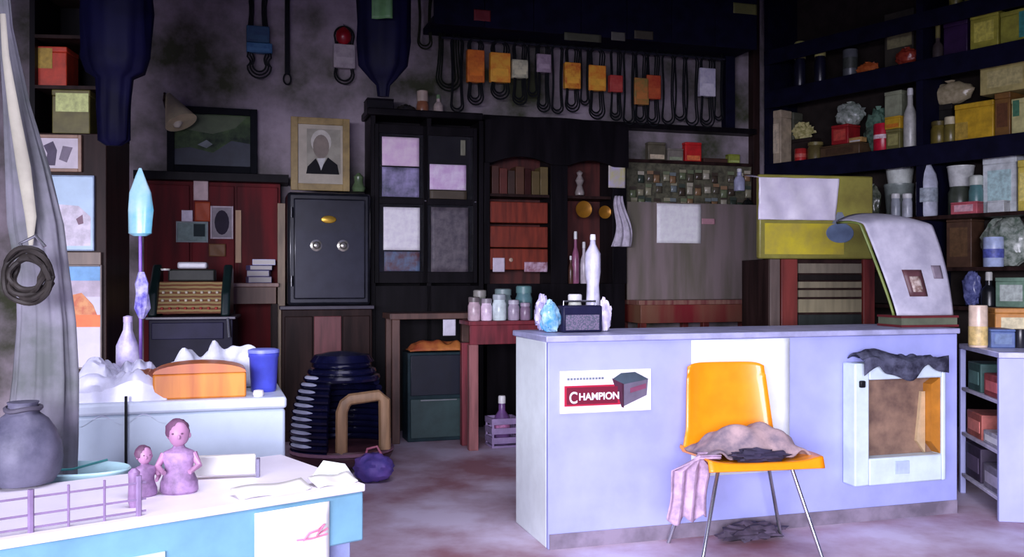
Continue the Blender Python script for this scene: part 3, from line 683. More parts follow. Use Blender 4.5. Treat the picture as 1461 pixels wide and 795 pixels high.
for (a0, a1) in ((540, 603), (609, 674)):
    d = MB(); x0, x1 = bx_(a0), bx_(a1); zt_, zb_ = bz_(180), bz_(404)
    fw = .035
    d.box(x0-fw, -.03, zb_, x0, -.001, zt_); d.box(x1, -.03, zb_, x1+fw, -.001, zt_) 
    zi0, zi1 = bz_(388), bz_(193)
    d.box(x0, -.03, zb_, x1, -.001, zi0); d.box(x0, -.03, zi1, x1, -.001, zt_); zm = bz_(288); d.box(x0, -.03, zm-.025, x1, -.001, zm+.025)
    dd = d.build('door', BLACKWOOD, t, .003)
    B(x0, -.012, zi0, x1, -.009, zm-.025).build('pane', M((160, 160, 170), .05, alpha=.05), dd); B(x0, -.012, zm+.025, x1, -.009, zi1).build('pane', M((160, 160, 170), .05, alpha=.05), dd)
    MB().lathe([(.01, 0), (.014, .01)], 10, x1+fw/2, -.035, zm).build('knob', METAL, dd)
    for z in (zm-.012, bz_(388)-.02, ): B(x0-.03, .0, z, x1+.03, .28, z+.02).build('shelf', BLACKWOOD, t)
# bits on panes (taped outside)
def bc(name, label, cat, rect, off=OFF+.034, **k): return note(name, label, cat, BW, rect, off, k.pop('rgb'), k.pop('curl', .004), **k)
bc('paper_sheet', 'pink and lavender sheet in the top left bookcase pane', 'paper', (545, 196, 598, 237), rgb=(228, 190, 226), rgb2=(244, 222, 238), scale=9)
bc('paper_sheet', 'dark grey and lavender photo below the pink sheet in bookcase', 'photo', (545, 239, 598, 281), rgb=(76, 80, 96), rgb2=(170, 160, 205), scale=6)
bc('paper_sheet', 'large white sheet in the lower left bookcase pane', 'paper', (547, 296, 599, 357), rgb=(248, 242, 252))
bc('paper_sheet', 'brown and blue postcard under the large white sheet in bookcase', 'postcard', (548, 359, 599, 387), rgb=(96, 60, 64), rgb2=(100, 120, 150), scale=12)
bc('paper_sheet', 'pink and white sheet in the upper right bookcase pane', 'paper', (613, 235, 665, 271), rgb=(216, 176, 222), rgb2=(244, 228, 248), scale=9)
bc('card', 'olive brown card under the pink sheet in the right door', 'card', (613, 272, 666, 284), rgb=(76, 66, 52))
bc('paper_sheet', 'dull grey speckled sheet in the lower right bookcase pane', 'paper', (615, 296, 668, 388), rgb=(74, 68, 78), rgb2=(108, 100, 106), scale=16)
bc('card', 'thin pale slip in the top right bookcase pane', 'card', (657, 200, 664, 222), rgb=(120, 120, 100))
# items on the bookcase top
ztb = topz+.06
lathe_item('jar', 'cream and brown jar on top of the bookcase, nearer the left', 'jar', BW, (596, 128, 613, 163), .2, JAR, (150, 96, 70), cap=.45, zb=ztb, rgb_cap=(196, 176, 160))
lathe_item('bottle', 'small white bottle beside the brown jar on the bookcase', 'bottle', BW, (620, 134, 634, 165), .2, BOT, (190, 172, 166), cap=.2, zb=ztb, rgb_cap=(120, 150, 110))
carton('carton', 'dark block shaped box on the left end of the bookcase top', 'box', BW, (524, 140, 562, 165), .3, .2, (24, 22, 28), None, zb=ztb)
bagged('bag', 'dark drab bag on the bookcase top behind the small bottles', 'bag', BW, (566, 148, 594, 166), .2, (30, 30, 34), (52, 48, 44), zb=ztb, seed=4)
# right half : arched cabinet
loc2, w_, h_ = BW.R(690, 180, 896, 410, OFF, zb=0)
t = thing('arched_cabinet', 'dark wooden cabinet with red brown drawers behind open arched bays', 'cabinet', loc2, rot17)
loc = loc2; topz2 = BW.z(790, 180, OFF)
B(-w_/2, .30, 0, w_/2, .35, topz2).build('back_board', M((74, 28, 24), .5, kind='wood', var=.4), t)
zl = bz_(405, 790)
B(-w_/2+.03, 0, 0, w_/2-.03, .299, zl).build('lower_carcass', BLACKWOOD, t)
xs = [bx_(690)+.001, bx_(786), bx_(800), bx_(896)-.04]
for x0, x1 in ((bx_(691), bx_(699)), (bx_(786), bx_(810)), (bx_(874), bx_(894))): B(x0, 0, zl, x1, .299, topz2).build('upright', BLACKWOOD, t, .003)
zs = bz_(234, 740); arch = [(bx_(691), topz2+.12), (bx_(691), zs)]
n = 14
pts = [(bx_(700)+(bx_(786)-bx_(700))*i/n, zs+.02+.05*math.sin(PI*i/n)) for i in range(n+1)]
poly = [(bx_(691), topz2+.02), (bx_(691), zs)]+pts+[(bx_(810), zs)]+[(bx_(810)+(bx_(874)-bx_(810))*i/n, zs+.02+.04*math.sin(PI*i/n)) for i in range(n+1)]+[(bx_(895), zs), (bx_(895), topz2-.06), (bx_(850), topz2+.0), (bx_(790), topz2+.05), (bx_(740), topz2+.05)]
mb = MB()
# build the crest as vertical strips to keep it clean
def topf(x):
    k = (x-bx_(691))/(bx_(895)-bx_(691)); return topz2+.02+.05*math.sin(PI*k)
def botf(x):
    for a0, a1, hh in ((bx_(700), bx_(786), .06), (bx_(810), bx_(874), .05)):
        if a0 < x < a1: return zs+hh*math.sin(PI*(x-a0)/(a1-a0))
    return zs
NS = 60; xx = [bx_(691)+(bx_(895)-bx_(691))*i/NS for i in range(NS+1)]
v = [(x, y, z) for y in (-.03, 0) for x in xx for z in (botf(x), topf(x))]
f = []
k2 = 2*(NS+1)
for i in range(NS):
    a_ = 2*i; f += [(a_, a_+2, a_+3, a_+1), (k2+a_, k2+a_+1, k2+a_+3, k2+a_+2), (a_, k2+a_, k2+a_+2, a_+2), (a_+1, a_+3, k2+a_+3, k2+a_+1)]
f += [(0, 1, k2+1, k2), (2*NS, k2+2*NS, k2+2*NS+1, 2*NS+1)]
mb.add(v, f).build('crest', BLACKWOOD, t)
B(bx_(691), 0, topz2-.03, bx_(895), .34, topz2+.0).build('top_board', BLACKWOOD, t)
for (a0, a1) in ((700, 785), (811, 873)):
    B(bx_(a0), .02, bz_(281, 750), bx_(a1), .298, bz_(277, 750)).build('shelf', DARKWOOD, t)
for j, yy in enumerate((288, 323, 355)):
    B(bx_(701), .04, bz_(yy+30, 750), bx_(784), .298, bz_(yy, 750)).build('drawer', M((122, 46, 28), .45, kind='wood', var=.35), t, .006)
    MB().lathe([(.012, 0), (.018, .012), (.01, .018)], 12).build('knob', M((190, 160, 140), .3), t.children[-1]); t.children[-1].children[0].location = (bx_(730), .03, bz_(yy+16, 750)); t.children[-1].children[0].rotation_euler = (PI/2, 0, 0)
AC = lambda off=OFF-.02: off
for i, (x0, x1, rgb) in enumerate([(702, 712, (70, 36, 26)), (713, 724, (92, 40, 30)), (725, 735, (60, 40, 30)), (736, 748, (84, 52, 32)), (749, 758, (58, 30, 28)), (759, 770, (92, 76, 40)), (771, 782, (104, 88, 50))]):
    t2 = thing('book', ['dark brown', 'reddish brown', 'blackish brown', 'chestnut', 'maroon', 'olive brown', 'yellowish olive'][i]+' book upright on the upper shelf of the arched cabinet', 'book', BW.R(x0, 236, x1, 276, OFF-.04, zb=BW.z(745, 277, OFF)+.001)[0], rot17, 'upright books in the arched cabinet')
    _, ww, hh = BW.R(x0, 236+3*(i % 3), x1, 276, OFF-.04); B(-ww/2, 0, 0, ww/2, .16, hh).build('cover', M(rgb, .5), t2, .004); B(-ww/2+.004, .01, .004, ww/2-.004, .162, hh+.0).build('pages', M((150, 140, 110), .7), t2)
bc('card', 'small square white card at the bottom of the middle bay', 'card', (703, 368, 720, 388), OFF-.01, rgb=(212, 200, 216))
bc('leaflet', 'pink and white leaflet at the bottom right of middle bay', 'leaflet', (748, 374, 781, 388), OFF-.01, rgb=(140, 80, 90), rgb2=(214, 186, 206), scale=18)
bc('card', 'white and yellow card pinned on the right post of arched cabinet', 'card', (868, 231, 892, 268), OFF+.012, rgb=(196, 186, 222), rgb2=(206, 200, 120), scale=8)
for px_, py_, r_, lab in ((832, 299, .075, 'larger round brass plate in the right bay of arched cabinet'), (862, 303, .058, 'smaller round brass plate near the hanging white cloth')):
    p = BW.at(px_, OFF-.06); z = BW.z(px_, py_, OFF-.06)
    o = MB().lathe([(r_*.3, 0), (r_*.55, .006), (r_, .016), (r_*.98, .022), (r_*.5, .012), (0.004, .01)], 28).build('brass_plate', M((176, 122, 40), .3, metal=.5)); tag(o, lab, 'plate', (p.x, p.y, z)); o.rotation_euler = (PI/2, 0, rot17)
lathe_item('figurine', 'little grey white figurine in the upper right bay', 'figurine', BW, (823, 243, 836, 268), OFF-.1, [(.9, 0), (1, .1), (.5, .4), (.9, .6), (.4, .8), (.7, .92), (.2, 1)], (150, 140, 136), zb=BW.z(840, 277, OFF)+.001)
for i, (x0, x1, y0, rgb, lab) in enumerate([(818, 828, 330, (150, 90, 120), 'pink small bottle on the lower floor of the right bay'), (830, 840, 345, (200, 190, 200), 'white small bottle on the lower floor of the right bay'), (812, 819, 365, (90, 60, 50), 'brown tiny bottle on the lower floor of the right bay')]):
    lathe_item('bottle', lab, 'bottle', BW, (x0, y0, x1, 395), OFF-.03, BOT, rgb, cap=.15, zb=zl+.001)
# hanging white cloth on cabinet edge
loc, w_, h_ = BW.R(873, 280, 899, 352, OFF+.05)
def hc(u, v): return ((u-.5)*w_*(1.1-.7*v)+.03*math.sin(v*5), .015*math.sin(u*14+v*3)-.01, v*h_)
o = MB().grid(hc, 24, 20).build('hanging_cloth', M((190, 182, 196), .7, scale=20, var=.2), solid=.008); tag(o, 'small white cloth hanging from the right post of arched cabinet', 'cloth', loc, rot17)

# ---------------------------------------------------------------- back right: boards
loc, w_, h_ = BW.R(895, 302, 1088, 425, .30)
zdesk = BW.z(980, 428, .45)
t = thing('olive_board', 'large drab olive board standing on the red brown bench', 'board', (loc[0], loc[1], zdesk+.001), rot17)
hp = BW.z(980, 290, .3)-zdesk
B(-w_/2, 0, 0, w_/2, .02, hp).build('panel', M((104, 98, 84), .6, kind='wood', rgb2=(138, 122, 122), scale=3), t, .002)
for x in (-w_/2+.01, w_/2-.05): B(x, .02, 0, x+.04, .297, hp).build('batten', DARKWOOD, t)
bench_l, bw_, _ = BW.R(912, 428, 1102, 470, .52)
t = thing('work_bench', 'long red brown wooden bench below the drab board behind counter', 'bench', (bench_l[0], bench_l[1], 0), rot17)
B(-bw_/2, 0, zdesk-.04, bw_/2, .5, zdesk).build('bench_top', M((118, 60, 60), .4, kind='wood', rgb2=(150, 112, 96)), t, .004)
B(-bw_/2+.02, .01, zdesk-.2, bw_/2-.02, .48, zdesk-.041).build('apron', M((122, 30, 36), .45, kind='wood', rgb2=(130, 92, 70), scale=1.5), t, .003)
for x in (-bw_/2+.05, 0, bw_/2-.05):
    for y in (.05, .44): B(x-.03, y-.03, 0, x+.03, y+.03, zdesk-.201).build('leg', REDWOOD, t, .004)
note('paper_sheet', 'clean white sheet pinned on the drab board', 'paper', BW, (937, 291, 1000, 347), .312, (252, 248, 254), .006)
note('card', 'pale pink narrow slip right of the clean white sheet', 'slip', BW, (1001, 312, 1020, 320), .31, (190, 140, 150), .004)
# small pegboard with packets
loc, w_, h_ = BW.R(893, 196, 1078, 300, .06, zt=None)
t = thing('pegboard', 'dark pegboard of small hanging packets above the drab board', 'pegboard', loc, rot17)
hh = BW.z(985, 235, .06)-loc[2]
B(-w_/2, .0, 0, w_/2, .04, hh).build('board', M((84, 82, 64), .7, scale=20, var=.5), t)
B(-w_/2, -.02, hh, w_/2, .04, hh+.03).build('top_rail', DARKWOOD, t)
random.seed(11)
cols = [(150, 146, 120), (110, 120, 90), (60, 70, 60), (176, 170, 150), (90, 84, 70), (120, 130, 130), (70, 60, 50), (140, 110, 80)]
pk = None
for j in range(3):
    for i in range(15):
        if (i*7+j*5) % 11 == 0: continue
        x = 903+i*11.8+random.uniform(-2, 2); y = 244+j*19+random.uniform(-3, 3)
        loc, w_, h_ = BW.R(x-4.4, y, x+4.4, y+15+random.uniform(-2, 2), .085)
        t = thing('packet', 'small drab packet hanging on the dark pegboard', 'packet', loc, rot17+random.uniform(-.1, .1), 'packets hanging on the pegboard')
        MB().box(-w_/2, 0, h_*.7, w_/2, .003, h_).build('header_card', M(random.choice(cols), .5), t)
        MB().grid(lambda u, v: ((u-.5)*w_, -.012*math.sin(u*PI)*math.sin(v*PI), v*h_*.69), 6, 6).build('pouch', M(random.choice(cols), .25), t, solid=.003)
for nm, lab, cat, rect, rgb, rgb2 in [('carton', 'bright red carton standing on the pegboard rail', 'carton', (978, 203, 1001, 238), (196, 34, 34), (226, 120, 70)),
    ('carton', 'cream and dark carton at left on the pegboard rail', 'carton', (925, 203, 950, 234), (96, 90, 72), (206, 190, 160)),
    ('carton', 'grey mottled box right of the cream carton on rail', 'carton', (953, 212, 975, 236), (126, 120, 110), (150, 160, 130)),
    ('carton', 'yellow green small carton near the right end of rail', 'carton', (1040, 220, 1056, 238), (140, 150, 60), (176, 190, 110)),
    ('carton', 'dark brown low box on the right of pegboard rail', 'carton', (1004, 226, 1038, 237), (70, 46, 36), None)]:
    carton(nm, lab, cat, BW, rect, .075, .07, rgb, rgb2, zb=BW.z(985, 235, .06)+.031, panel=(.1, .05, .9, .3))
lathe_item('bottle', 'pale violet bottle hanging at the right of pegboard', 'bottle', BW, (1052, 240, 1066, 272), .16, BOT, (170, 172, 200), cap=.15)
bagged('bag', 'black rubber bulb hung at the lower right of the pegboard', 'bulb', BW, (1062, 282, 1080, 312), .16, (20, 22, 24), (34, 36, 36), seed=3, amp=.04)
# back wall shelf board (below hoses)
loc, w_, h_ = BW.R(690, 180, 1080, 190, .16)
t = thing('display_shelf', 'narrow dark shelf board below the hanging belts', 'shelf', (loc[0], loc[1], 2.62), rot17)
B(-w_/2+.9*0, 0, 0, w_/2, .158, .05).build('board', BLACKWOOD, t, .003)
# posts
for x0, x1, y0, mat, lab in ((1036, 1049, 60, NAVY, 'dark navy post between the last belts and plaster strip'), (1075, 1084, 60, DARKWOOD, 'brown corner post where the right shelving begins')):
    loc, w_, h_ = BW.R(x0, y0, x1, 190, .10)
    zb_ = 2.671 if x0 < 1060 else 0
    o = B(-w_/2, 0, 0, w_/2, .09, 4.29-zb_).build('wooden_post', mat, None, .003); tag(o, lab, 'post', (loc[0], loc[1], zb_), rot17)
# loft over the belts
loc, w_, h_ = BW.R(618, 20, 1078, 62, .42)
zr = 3.36
t = thing('overhead_loft', 'dark navy boarded loft shelf over the hanging belts', 'loft', (loc[0], loc[1], zr), rot17)
B(-w_/2, 0, 0, w_/2, .415, .05).build('loft_floor', NAVY, t)
for i in range(7):
    x0 = -w_/2+i*w_/7; B(x0+.002, -.03, -.02+.0*i, x0+w_/7-.002, -.001, .93).build('front_board', NAVY, t, .004)
# rail with belts
loc, w_, h_ = BW.R(630, 66, 1034, 70, .15)
t = thing('hanging_rail', 'dark metal rail under the loft carrying all the belts', 'rail', (loc[0], loc[1], zr-.05), rot17)
o = MB().tube([(-w_/2, 0, 0), (w_/2, 0, 0)], .012, 10).build('bar', M((40, 40, 50), .4), t)
for i in range(5): MB().tube([(-w_/2+.03+i*(w_-.06)/4, 0, 0), (-w_/2+.03+i*(w_-.06)/4, .0, .045)], .006, 6).build('hanger', RUBBER, t)
def stadium(w, z0, z1, y=0, n=10, ph=0):
    r = w/2; L = []
    for i in range(n+1): a = PI*i/n; L.append((r*math.cos(a), y, z1-r+r*math.sin(a)))
    for k in range(1, 5): L.append((-r*(1-.25*math.sin(PI*k/5)), y+.004*math.sin(k+ph), z1-r+(z0+r-z1+r)*k/5))
    for i in range(n+1): a = PI+PI*i/n; L.append((r*math.cos(a), y, z0+r+r*math.sin(a)))
    for k in range(1, 5): L.append((r*(1-.25*math.sin(PI*k/5)), y+.004*math.sin(k+ph), z0+r+(z1-r-z0-r)*k/5))
    return L
def belts(label, pl, px, ytop, ybot, hw, sleeve, off, n=3, rgb=(26, 28, 30), ztop=None, group='belts hanging from the rail', hook=False):
    loc, w_, h_ = pl.R(px-hw, ytop, px+hw, ybot, off)
    if ztop is not None: h_ = ztop-loc[2]
    t = thing('belt_bundle', label, 'belt', loc, pl.a, group)
    for k in range(n):
        ww = w_*(1-.22*k); MB().tube(stadium(ww, .03*k, h_-.004*k, .014*(k-(n-1)/2), ph=k), .0075, 6, True).build('belt', M(rgb, .45, var=.3), t)
    if sleeve:
        y0, y1, c, c2 = sleeve; z0, z1 = [CH+(CY-y)/FPX*loc[1]-loc[2] for y in (y1, y0)]
        MB().box(-w_*.5-.008, -.03, z0, w_*.5+.008, .03, z1).build('paper_sleeve', M(c, .5, scale=18, rgb2=c2), t, .006)
        B(-w_*.42, -.032, z0+(z1-z0)*.2, w_*.42, -.03, z0+(z1-z0)*.45).build('sleeve_print', M(c2, .5), t)
    if hook: MB().tube([(0, 0, h_-.01), (0, .02, h_+.02), (0, off-.001, h_+.03)], .005).build('nail', METAL, t)
    return t
OG, OG2, YE = (206, 96, 30), (232, 130, 40), (240, 176, 60)
BELTS = [(652, 160, 9, None, 'plain green black belts first from the left on the rail'), (678, 150, 11, (72, 118, OG, OG2), 'belts in a tall dull orange sleeve near left end of rail'),
 (713, 142, 13, (76, 118, OG2, YE), 'belts in a bright orange and yellow sleeve, second orange from left'), (741, 150, 10, (86, 112, (150, 150, 126), (210, 206, 170)), 'belts in a cream sleeve between orange ones and plain belts'),
 (760, 138, 7, None, 'plain short belts just right of the cream sleeve'), (775, 160, 9, (78, 104, (140, 120, 136), (176, 156, 170)), 'belts in a narrow pinkish grey sleeve'),
 (795, 162, 8, None, 'plain dark belts left of the third orange sleeve'), (816, 160, 10, (90, 127, OG, YE), 'belts in an amber orange sleeve near middle of rail'),
 (834, 150, 6, None, 'thin plain belts between the two amber sleeves'), (851, 170, 11, (94, 130, OG2, YE), 'belts in an amber sleeve with a pale lower wrap'),
 (878, 172, 8, (108, 132, (176, 40, 40), (190, 80, 70)), 'belts in a small crimson sleeve'), (897, 178, 8, None, 'plain long belts right of the crimson sleeve'),
 (914, 178, 9, (112, 150, (128, 120, 60), (190, 120, 60)), 'belts in a long olive and orange sleeve'), (931, 180, 9, (108, 142, (176, 56, 34), (196, 92, 50)), 'belts in a brick red sleeve'),
 (953, 178, 9, None, 'plain belts first to the right of the brick red sleeve'), (970, 172, 8, None, 'plain belts second to the right of the brick red sleeve'),
 (987, 180, 9, None, 'plain belts just left of the white sleeve'), (1008, 182, 10, (98, 138, (188, 184, 206), (220, 216, 226)), 'belts in a white sleeve near the right end'),
 (1025, 172, 6, None, 'plain narrow belts last at the right end of rail')]
for px_, yb, hw, sl, lab in BELTS: belts(lab, BW, px_, 70, yb, hw, sl, .15, ztop=zr-.038, n=3 if sl else 2)
# belts on the plaster, left
belts('upper bundle of black belts ending in a blue sleeve on plaster wall', BW, 368, -30, 62, 15, (38, 62, (30, 62, 96), (40, 80, 110)), .06, n=3, group='belts on the plaster wall', hook=True)
belts('lower bundle of black belts under a blue sleeve on the plaster', BW, 370, 66, 112, 17, (62, 76, (36, 86, 130), (60, 110, 150)), .10, n=3, group='belts on the plaster wall', hook=True)
belts('belts with a red cap and white sleeve near the navy bundle', BW, 491, 38, 120, 14, (64, 98, (150, 140, 146), (176, 166, 170)), .06, n=2, group='belts on the plaster wall', hook=True)
lathe_item('red_bulb', 'round crimson reflector above the white sleeved belts on wall', 'reflector', BW, (480, 36, 503, 62), .12, [(.3, 0), (.9, .25), (1, .5), (.9, .75), (.3, 1)], (150, 20, 34))
loc, w_, h_ = BW.R(405, -20, 415, 121, .05)
t = thing('measuring_rod', 'long thin dark strap with a ring end hanging on plaster wall', 'strap', loc, rot17)
B(-w_*.35, 0, .09, w_*.35, .03, h_).build('strap', RUBBER, t, .003)
MB().tube([(.03*math.cos(i*PI/8), .01, .05+.045*math.sin(i*PI/8)) for i in range(16)], .007, 6, True).build('ring', RUBBER, t)
MB().tube([(0, 0, h_-.02), (0, .049, h_)], .006).build('nail', METAL, t)
# dark hanging bundles
def hang_bundle(label, cx_, D, prof_, rgb, rgb2):
    t = thing('hanging_bundle', label, 'bundle', (0, 0, 0)); N = 40; v = []
    for (py, hw, dx) in prof_:
        c = wp(cx_+dx, py, D); h = hw/FPX*D
        for i in range(N):
            a_ = 2*PI*i/N; r = h*(1+.07*math.sin(7*a_+py*.03)+.04*math.sin(11*a_)); v.append((c.x+r*math.cos(a_), c.y+.6*r*math.sin(a_), c.z))
    rows = len(prof_)-1
    f = [(j*N+i, j*N+(i+1) % N, (j+1)*N+(i+1) % N, (j+1)*N+i) for j in range(rows) for i in range(N)]+[tuple(range(N)), tuple(rows*N+i for i in range(N-1, -1, -1))]
    MB().add(v, f).build('bundle_wrap', M(rgb, .6, rgb2=rgb2, scale=5), t, sharp=80)
    c = wp(cx_, prof_[0][0], D); MB().tube([(c.x, c.y, c.z-.03), (c.x, c.y, 4.3)], .012).build('hanging_cord', RUBBER, t)
    return t
hang_bundle('big dark navy cloth bundle hanging high at upper left', 166, 5.0, [(-190, 8, 0), (-160, 36, 0), (-60, 46, 0), (20, 48, 0), (84, 47, 0), (104, 40, 0), (112, 26, -2), (150, 24, -4), (200, 22, -4), (208, 10, -4)], (8, 8, 34), (14, 14, 48))
hang_bundle('dark navy tapering bundle hanging above the bookcase left end', 547, 6.4, [(-130, 8, 0), (-100, 30, 0), (-20, 37, 0), (60, 37, 0), (95, 34, 0), (112, 20, 0), (122, 10, 0), (138, 8, 0)], (8, 8, 30), (14, 14, 44))
p = wp(547, 30, 6.4-.14)
o = MB().grid(lambda u, v: ((u-.5)*.14, -.06+.01*math.sin(u*6), v*.19), 8, 8).build('green_card', M((76, 116, 70), .5), solid=.003); tag(o, 'green card pinned on the tapering navy bundle', 'card', p)
belts('dark green long belts hanging left of the loft end', BW, 640, -10, 130, 18, None, .10, n=3, rgb=(28, 34, 26), group='belts on the plaster wall', hook=True)
belts('second dark belts hanging close under the loft edge', BW, 606, -20, 70, 10, None, .10, n=2, rgb=(36, 40, 28), group='belts on the plaster wall', hook=True)
note('card', 'dim red leaflet high on the wall beside the loft end', 'leaflet', BW, (676, 14, 700, 30), .46, (110, 30, 36), .004)
for x0, x1, y0, y1, rgb, lab in ((805, 858, 48, 59, (72, 74, 56), 'olive strip of card along the lower edge of loft front'), (872, 892, 46, 58, (96, 96, 86), 'pale grey tag on the loft front, left of the dim strip'), (905, 932, 44, 56, (70, 66, 52), 'brownish tag on the loft front, right of pale tag'), (1046, 1080, 5, 20, (110, 112, 60), 'yellow green tag high at the right end of loft')):
    note('tag', lab, 'tag', BW, (x0, y0, x1, y1), .462, rgb, .004)

# ---------------------------------------------------------------- right-hand shelving
sh0 = RW.at(1092); shL = 3.4
t = thing('stock_shelving', 'tall dark navy shelving crowded with stock along the right wall', 'shelving', (sh0.x, sh0.y, 0), RW.a)
SH = {'A': 3.05, 'B': 2.35, 'C': 1.76, 'D': 1.34, 'E': 1.03, 'F': 3.44, 'G': .5}
for k, z in SH.items():
    B(0, 0, z-.03, shL, .42, z).build('shelf', NAVY if k in 'ABF' else DARKWOOD, t)
    if k in 'AB': B(0, -.02, z-.17, shL, -.001, z-.004).build('fascia', NAVY, t, .004)
def rwx(px): return (RW.at(px)-sh0).dot(Vector((math.cos(RW.a), math.sin(RW.a))))
for px_ in (1094, 1312, 1500):
    x = rwx(px_)
    mb = MB(); zs_ = sorted(SH.values()); pz = 0
    for z in zs_+[4.33]:
        mb.box(x-.03, .0, pz, x+.03, .42, min(z-.031, 4.29)); pz = z+.001
    mb.build('upright', NAVY, t)
B(0, .425, 0, shL, .45, 4.28).build('back_board', M((44, 38, 36), .7), t)
B(0, -.02, 3.30, shL, -.001, 3.436).build('fascia', NAVY, t)
S = lambda k: SH[k]+.001
def RC_(lab, rect, rgb, rgb2, k, off=-.06, d=.18, name='carton', cat='carton', zb=None, **kw): return carton(name, lab, cat, RW, rect, off, d, rgb, rgb2, zb=S(k) if zb is None else zb, **kw)
def RL(lab, rect, prof, rgb, k, off=-.05, name='bottle', cat='bottle', zb=None, **kw): return lathe_item(name, lab, cat, RW, rect, off, prof, rgb, zb=S(k) if zb is None else zb, **kw)
def RBg(lab, rect, rgb, rgb2, k, off=-.05, zb=None, **kw): return bagged('plastic_bag', lab, 'bag', RW, rect, off, rgb, rgb2, zb=S(k) if zb is None else zb, **kw)
# shelf A (dim, high)
for px_, lab in ((1095, 'dark bottle with a pale cap, first on the upper right shelf'), (1136, 'dark bottle with a pale cap, second on the upper right shelf'), (1165, 'dark bottle with a pale cap, third on the upper right shelf')):
    RL(lab, (px_-7, 62-(px_-1095)*.08, px_+7, 90), JAR, (22, 22, 40), 'A', cap=.38, rgb_cap=(176, 172, 104))
RL('dim grey can on the upper right shelf beside an orange pack', (1198, 70, 1216, 90), CAN, (88, 92, 96), 'A', name='can', cat='can', band=(.3, .7, (60, 66, 60)))
RBg('dull orange bag on the upper right shelf', (1218, 88, 1250, 118), (170, 76, 36), (196, 108, 56), 'A', seed=5)
RBg('dark red bag left of the shelf post on the upper shelf', (1272, 66, 1304, 100), (130, 40, 36), (160, 66, 46), 'A', seed=6)
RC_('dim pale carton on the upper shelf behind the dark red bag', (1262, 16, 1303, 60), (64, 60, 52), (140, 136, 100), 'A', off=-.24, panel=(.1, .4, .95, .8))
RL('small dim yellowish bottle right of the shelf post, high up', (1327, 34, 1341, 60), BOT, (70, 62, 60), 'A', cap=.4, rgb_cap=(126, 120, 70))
RC_('large yellow green carton on the upper shelf at right', (1384, 18, 1424, 70), (168, 164, 62), (206, 200, 90), 'A', off=-.04)
RC_('yellow carton with a teal end at the far right, upper shelf', (1427, 14, 1466, 44), (156, 156, 60), (60, 140, 130), 'A', off=-.04, panel=(.7, .1, .98, .9))
RC_('dim violet box between the yellowish bottle and yellow carton', (1346, 30, 1380, 75), (50, 26, 66), None, 'A', off=-.1)
for x0, x1, lab in ((1350, 1368, 'olive tin on the topmost right shelf, left one'), (1372, 1390, 'olive tin on the topmost right shelf, right one')):
    RL(lab, (x0, -30, x1, 4), CAN, (130, 124, 60), 'F', name='tin', cat='tin')
# shelf B
RC_('tall cream carton at the left end of the middle shelf', (1096, 158, 1114, 235), (176, 160, 136), (206, 190, 164), 'B', d=.16)
RC_('olive grey carton half behind the tall cream carton', (1108, 162, 1132, 235), (86, 88, 74), None, 'B', off=-.24, d=.14)
RL('red tin right of the tall cream carton', (1130, 212, 1144, 235), CAN, (178, 44, 44), 'B', name='tin', cat='tin', band=(.3, .6, (200, 90, 80)))
RC_('dark box under yellow blossoms of packets on the middle shelf', (1122, 198, 1156, 230), (44, 36, 34), None, 'B', off=-.22, d=.16)
RBg('yellow and white ruffled bag on the dark box', (1124, 174, 1156, 198), (150, 146, 84), (214, 206, 150), 'B', off=-.22, zb=RW.z(1140, 200, -.22), seed=9, amp=.3, depth=.6)
RL('olive green jar between red tin and brown box', (1147, 202, 1166, 235), JAR, (96, 86, 50), 'B', name='jar', cat='jar', cap=.2, rgb_cap=(130, 120, 70))
RC_('brown low box under the crimson carton', (1170, 206, 1226, 232), (82, 62, 42), (70, 50, 34), 'B', d=.2)
zb_ = RW.z(1198, 206, -.06)
RC_('crimson carton on the brown low box', (1186, 178, 1210, 206), (150, 26, 32), (186, 70, 60), 'B', zb=zb_+.002)
RC_('orange and white packet beside the crimson carton', (1211, 196, 1229, 222), (190, 150, 90), (200, 196, 190), 'B', zb=zb_+.002, panel=(.1, .05, .9, .4), d=.08)
RBg('grey white plastic bag hanging above the crimson carton', (1186, 144, 1224, 172), (120, 132, 120), (176, 184, 176), 'B', off=-.12, zb=RW.z(1205, 178, -.12)+.0, seed=10, amp=.2)
RBg('teal green plastic bag left of the tall red can', (1226, 150, 1262, 215), (56, 84, 72), (112, 146, 126), 'B', off=-.18, seed=11)
RL('tall bright red can with a white mark, on middle shelf', (1241, 176, 1263, 222), CAN, (186, 24, 50), 'B', name='can', cat='can', band=(.45, .6, (226, 200, 206)))
RL('white tall bottle just left of the shelf post', (1285, 125, 1302, 222), BOT, (186, 186, 180), 'B', cap=.12)
RC_('olive carton stacked low beside the white tall bottle', (1264, 184, 1284, 222), (110, 106, 60), (150, 146, 90), 'B', d=.14)
RC_('yellow orange carton on top of the low olive carton', (1262, 166, 1284, 184), (196, 156, 40), (206, 120, 40), 'B', d=.14, zb=RW.z(1274, 184, -.06)+.002, panel=(.1, .1, .9, .4))
RC_('grey white box leaning under the fascia near the white bottle', (1262, 130, 1286, 160), (150, 156, 130), None, 'B', off=-.2, d=.1, zb=RW.z(1274, 166, -.06)+.003)
RL('olive squat jar right of the shelf post', (1323, 172, 1344, 210), JAR, (106, 94, 40), 'B', name='jar', cat='jar', cap=.2, rgb_cap=(90, 80, 40))
RL('cream topped jar right of the olive squat jar', (1343, 166, 1360, 208), JAR, (112, 102, 50), 'B', name='jar', cat='jar', cap=.3, rgb_cap=(206, 196, 160))
RC_('dark tall box at the back right of shelf post', (1320, 150, 1358, 205), (40, 38, 36), None, 'B', off=-.24, d=.14)
RBg('beige sack resting on the dark tall box', (1317, 114, 1384, 152), (150, 140, 106), (186, 172, 140), 'B', off=-.2, zb=RW.z(1340, 152, -.24)+.003, seed=12, amp=.08, depth=.7)
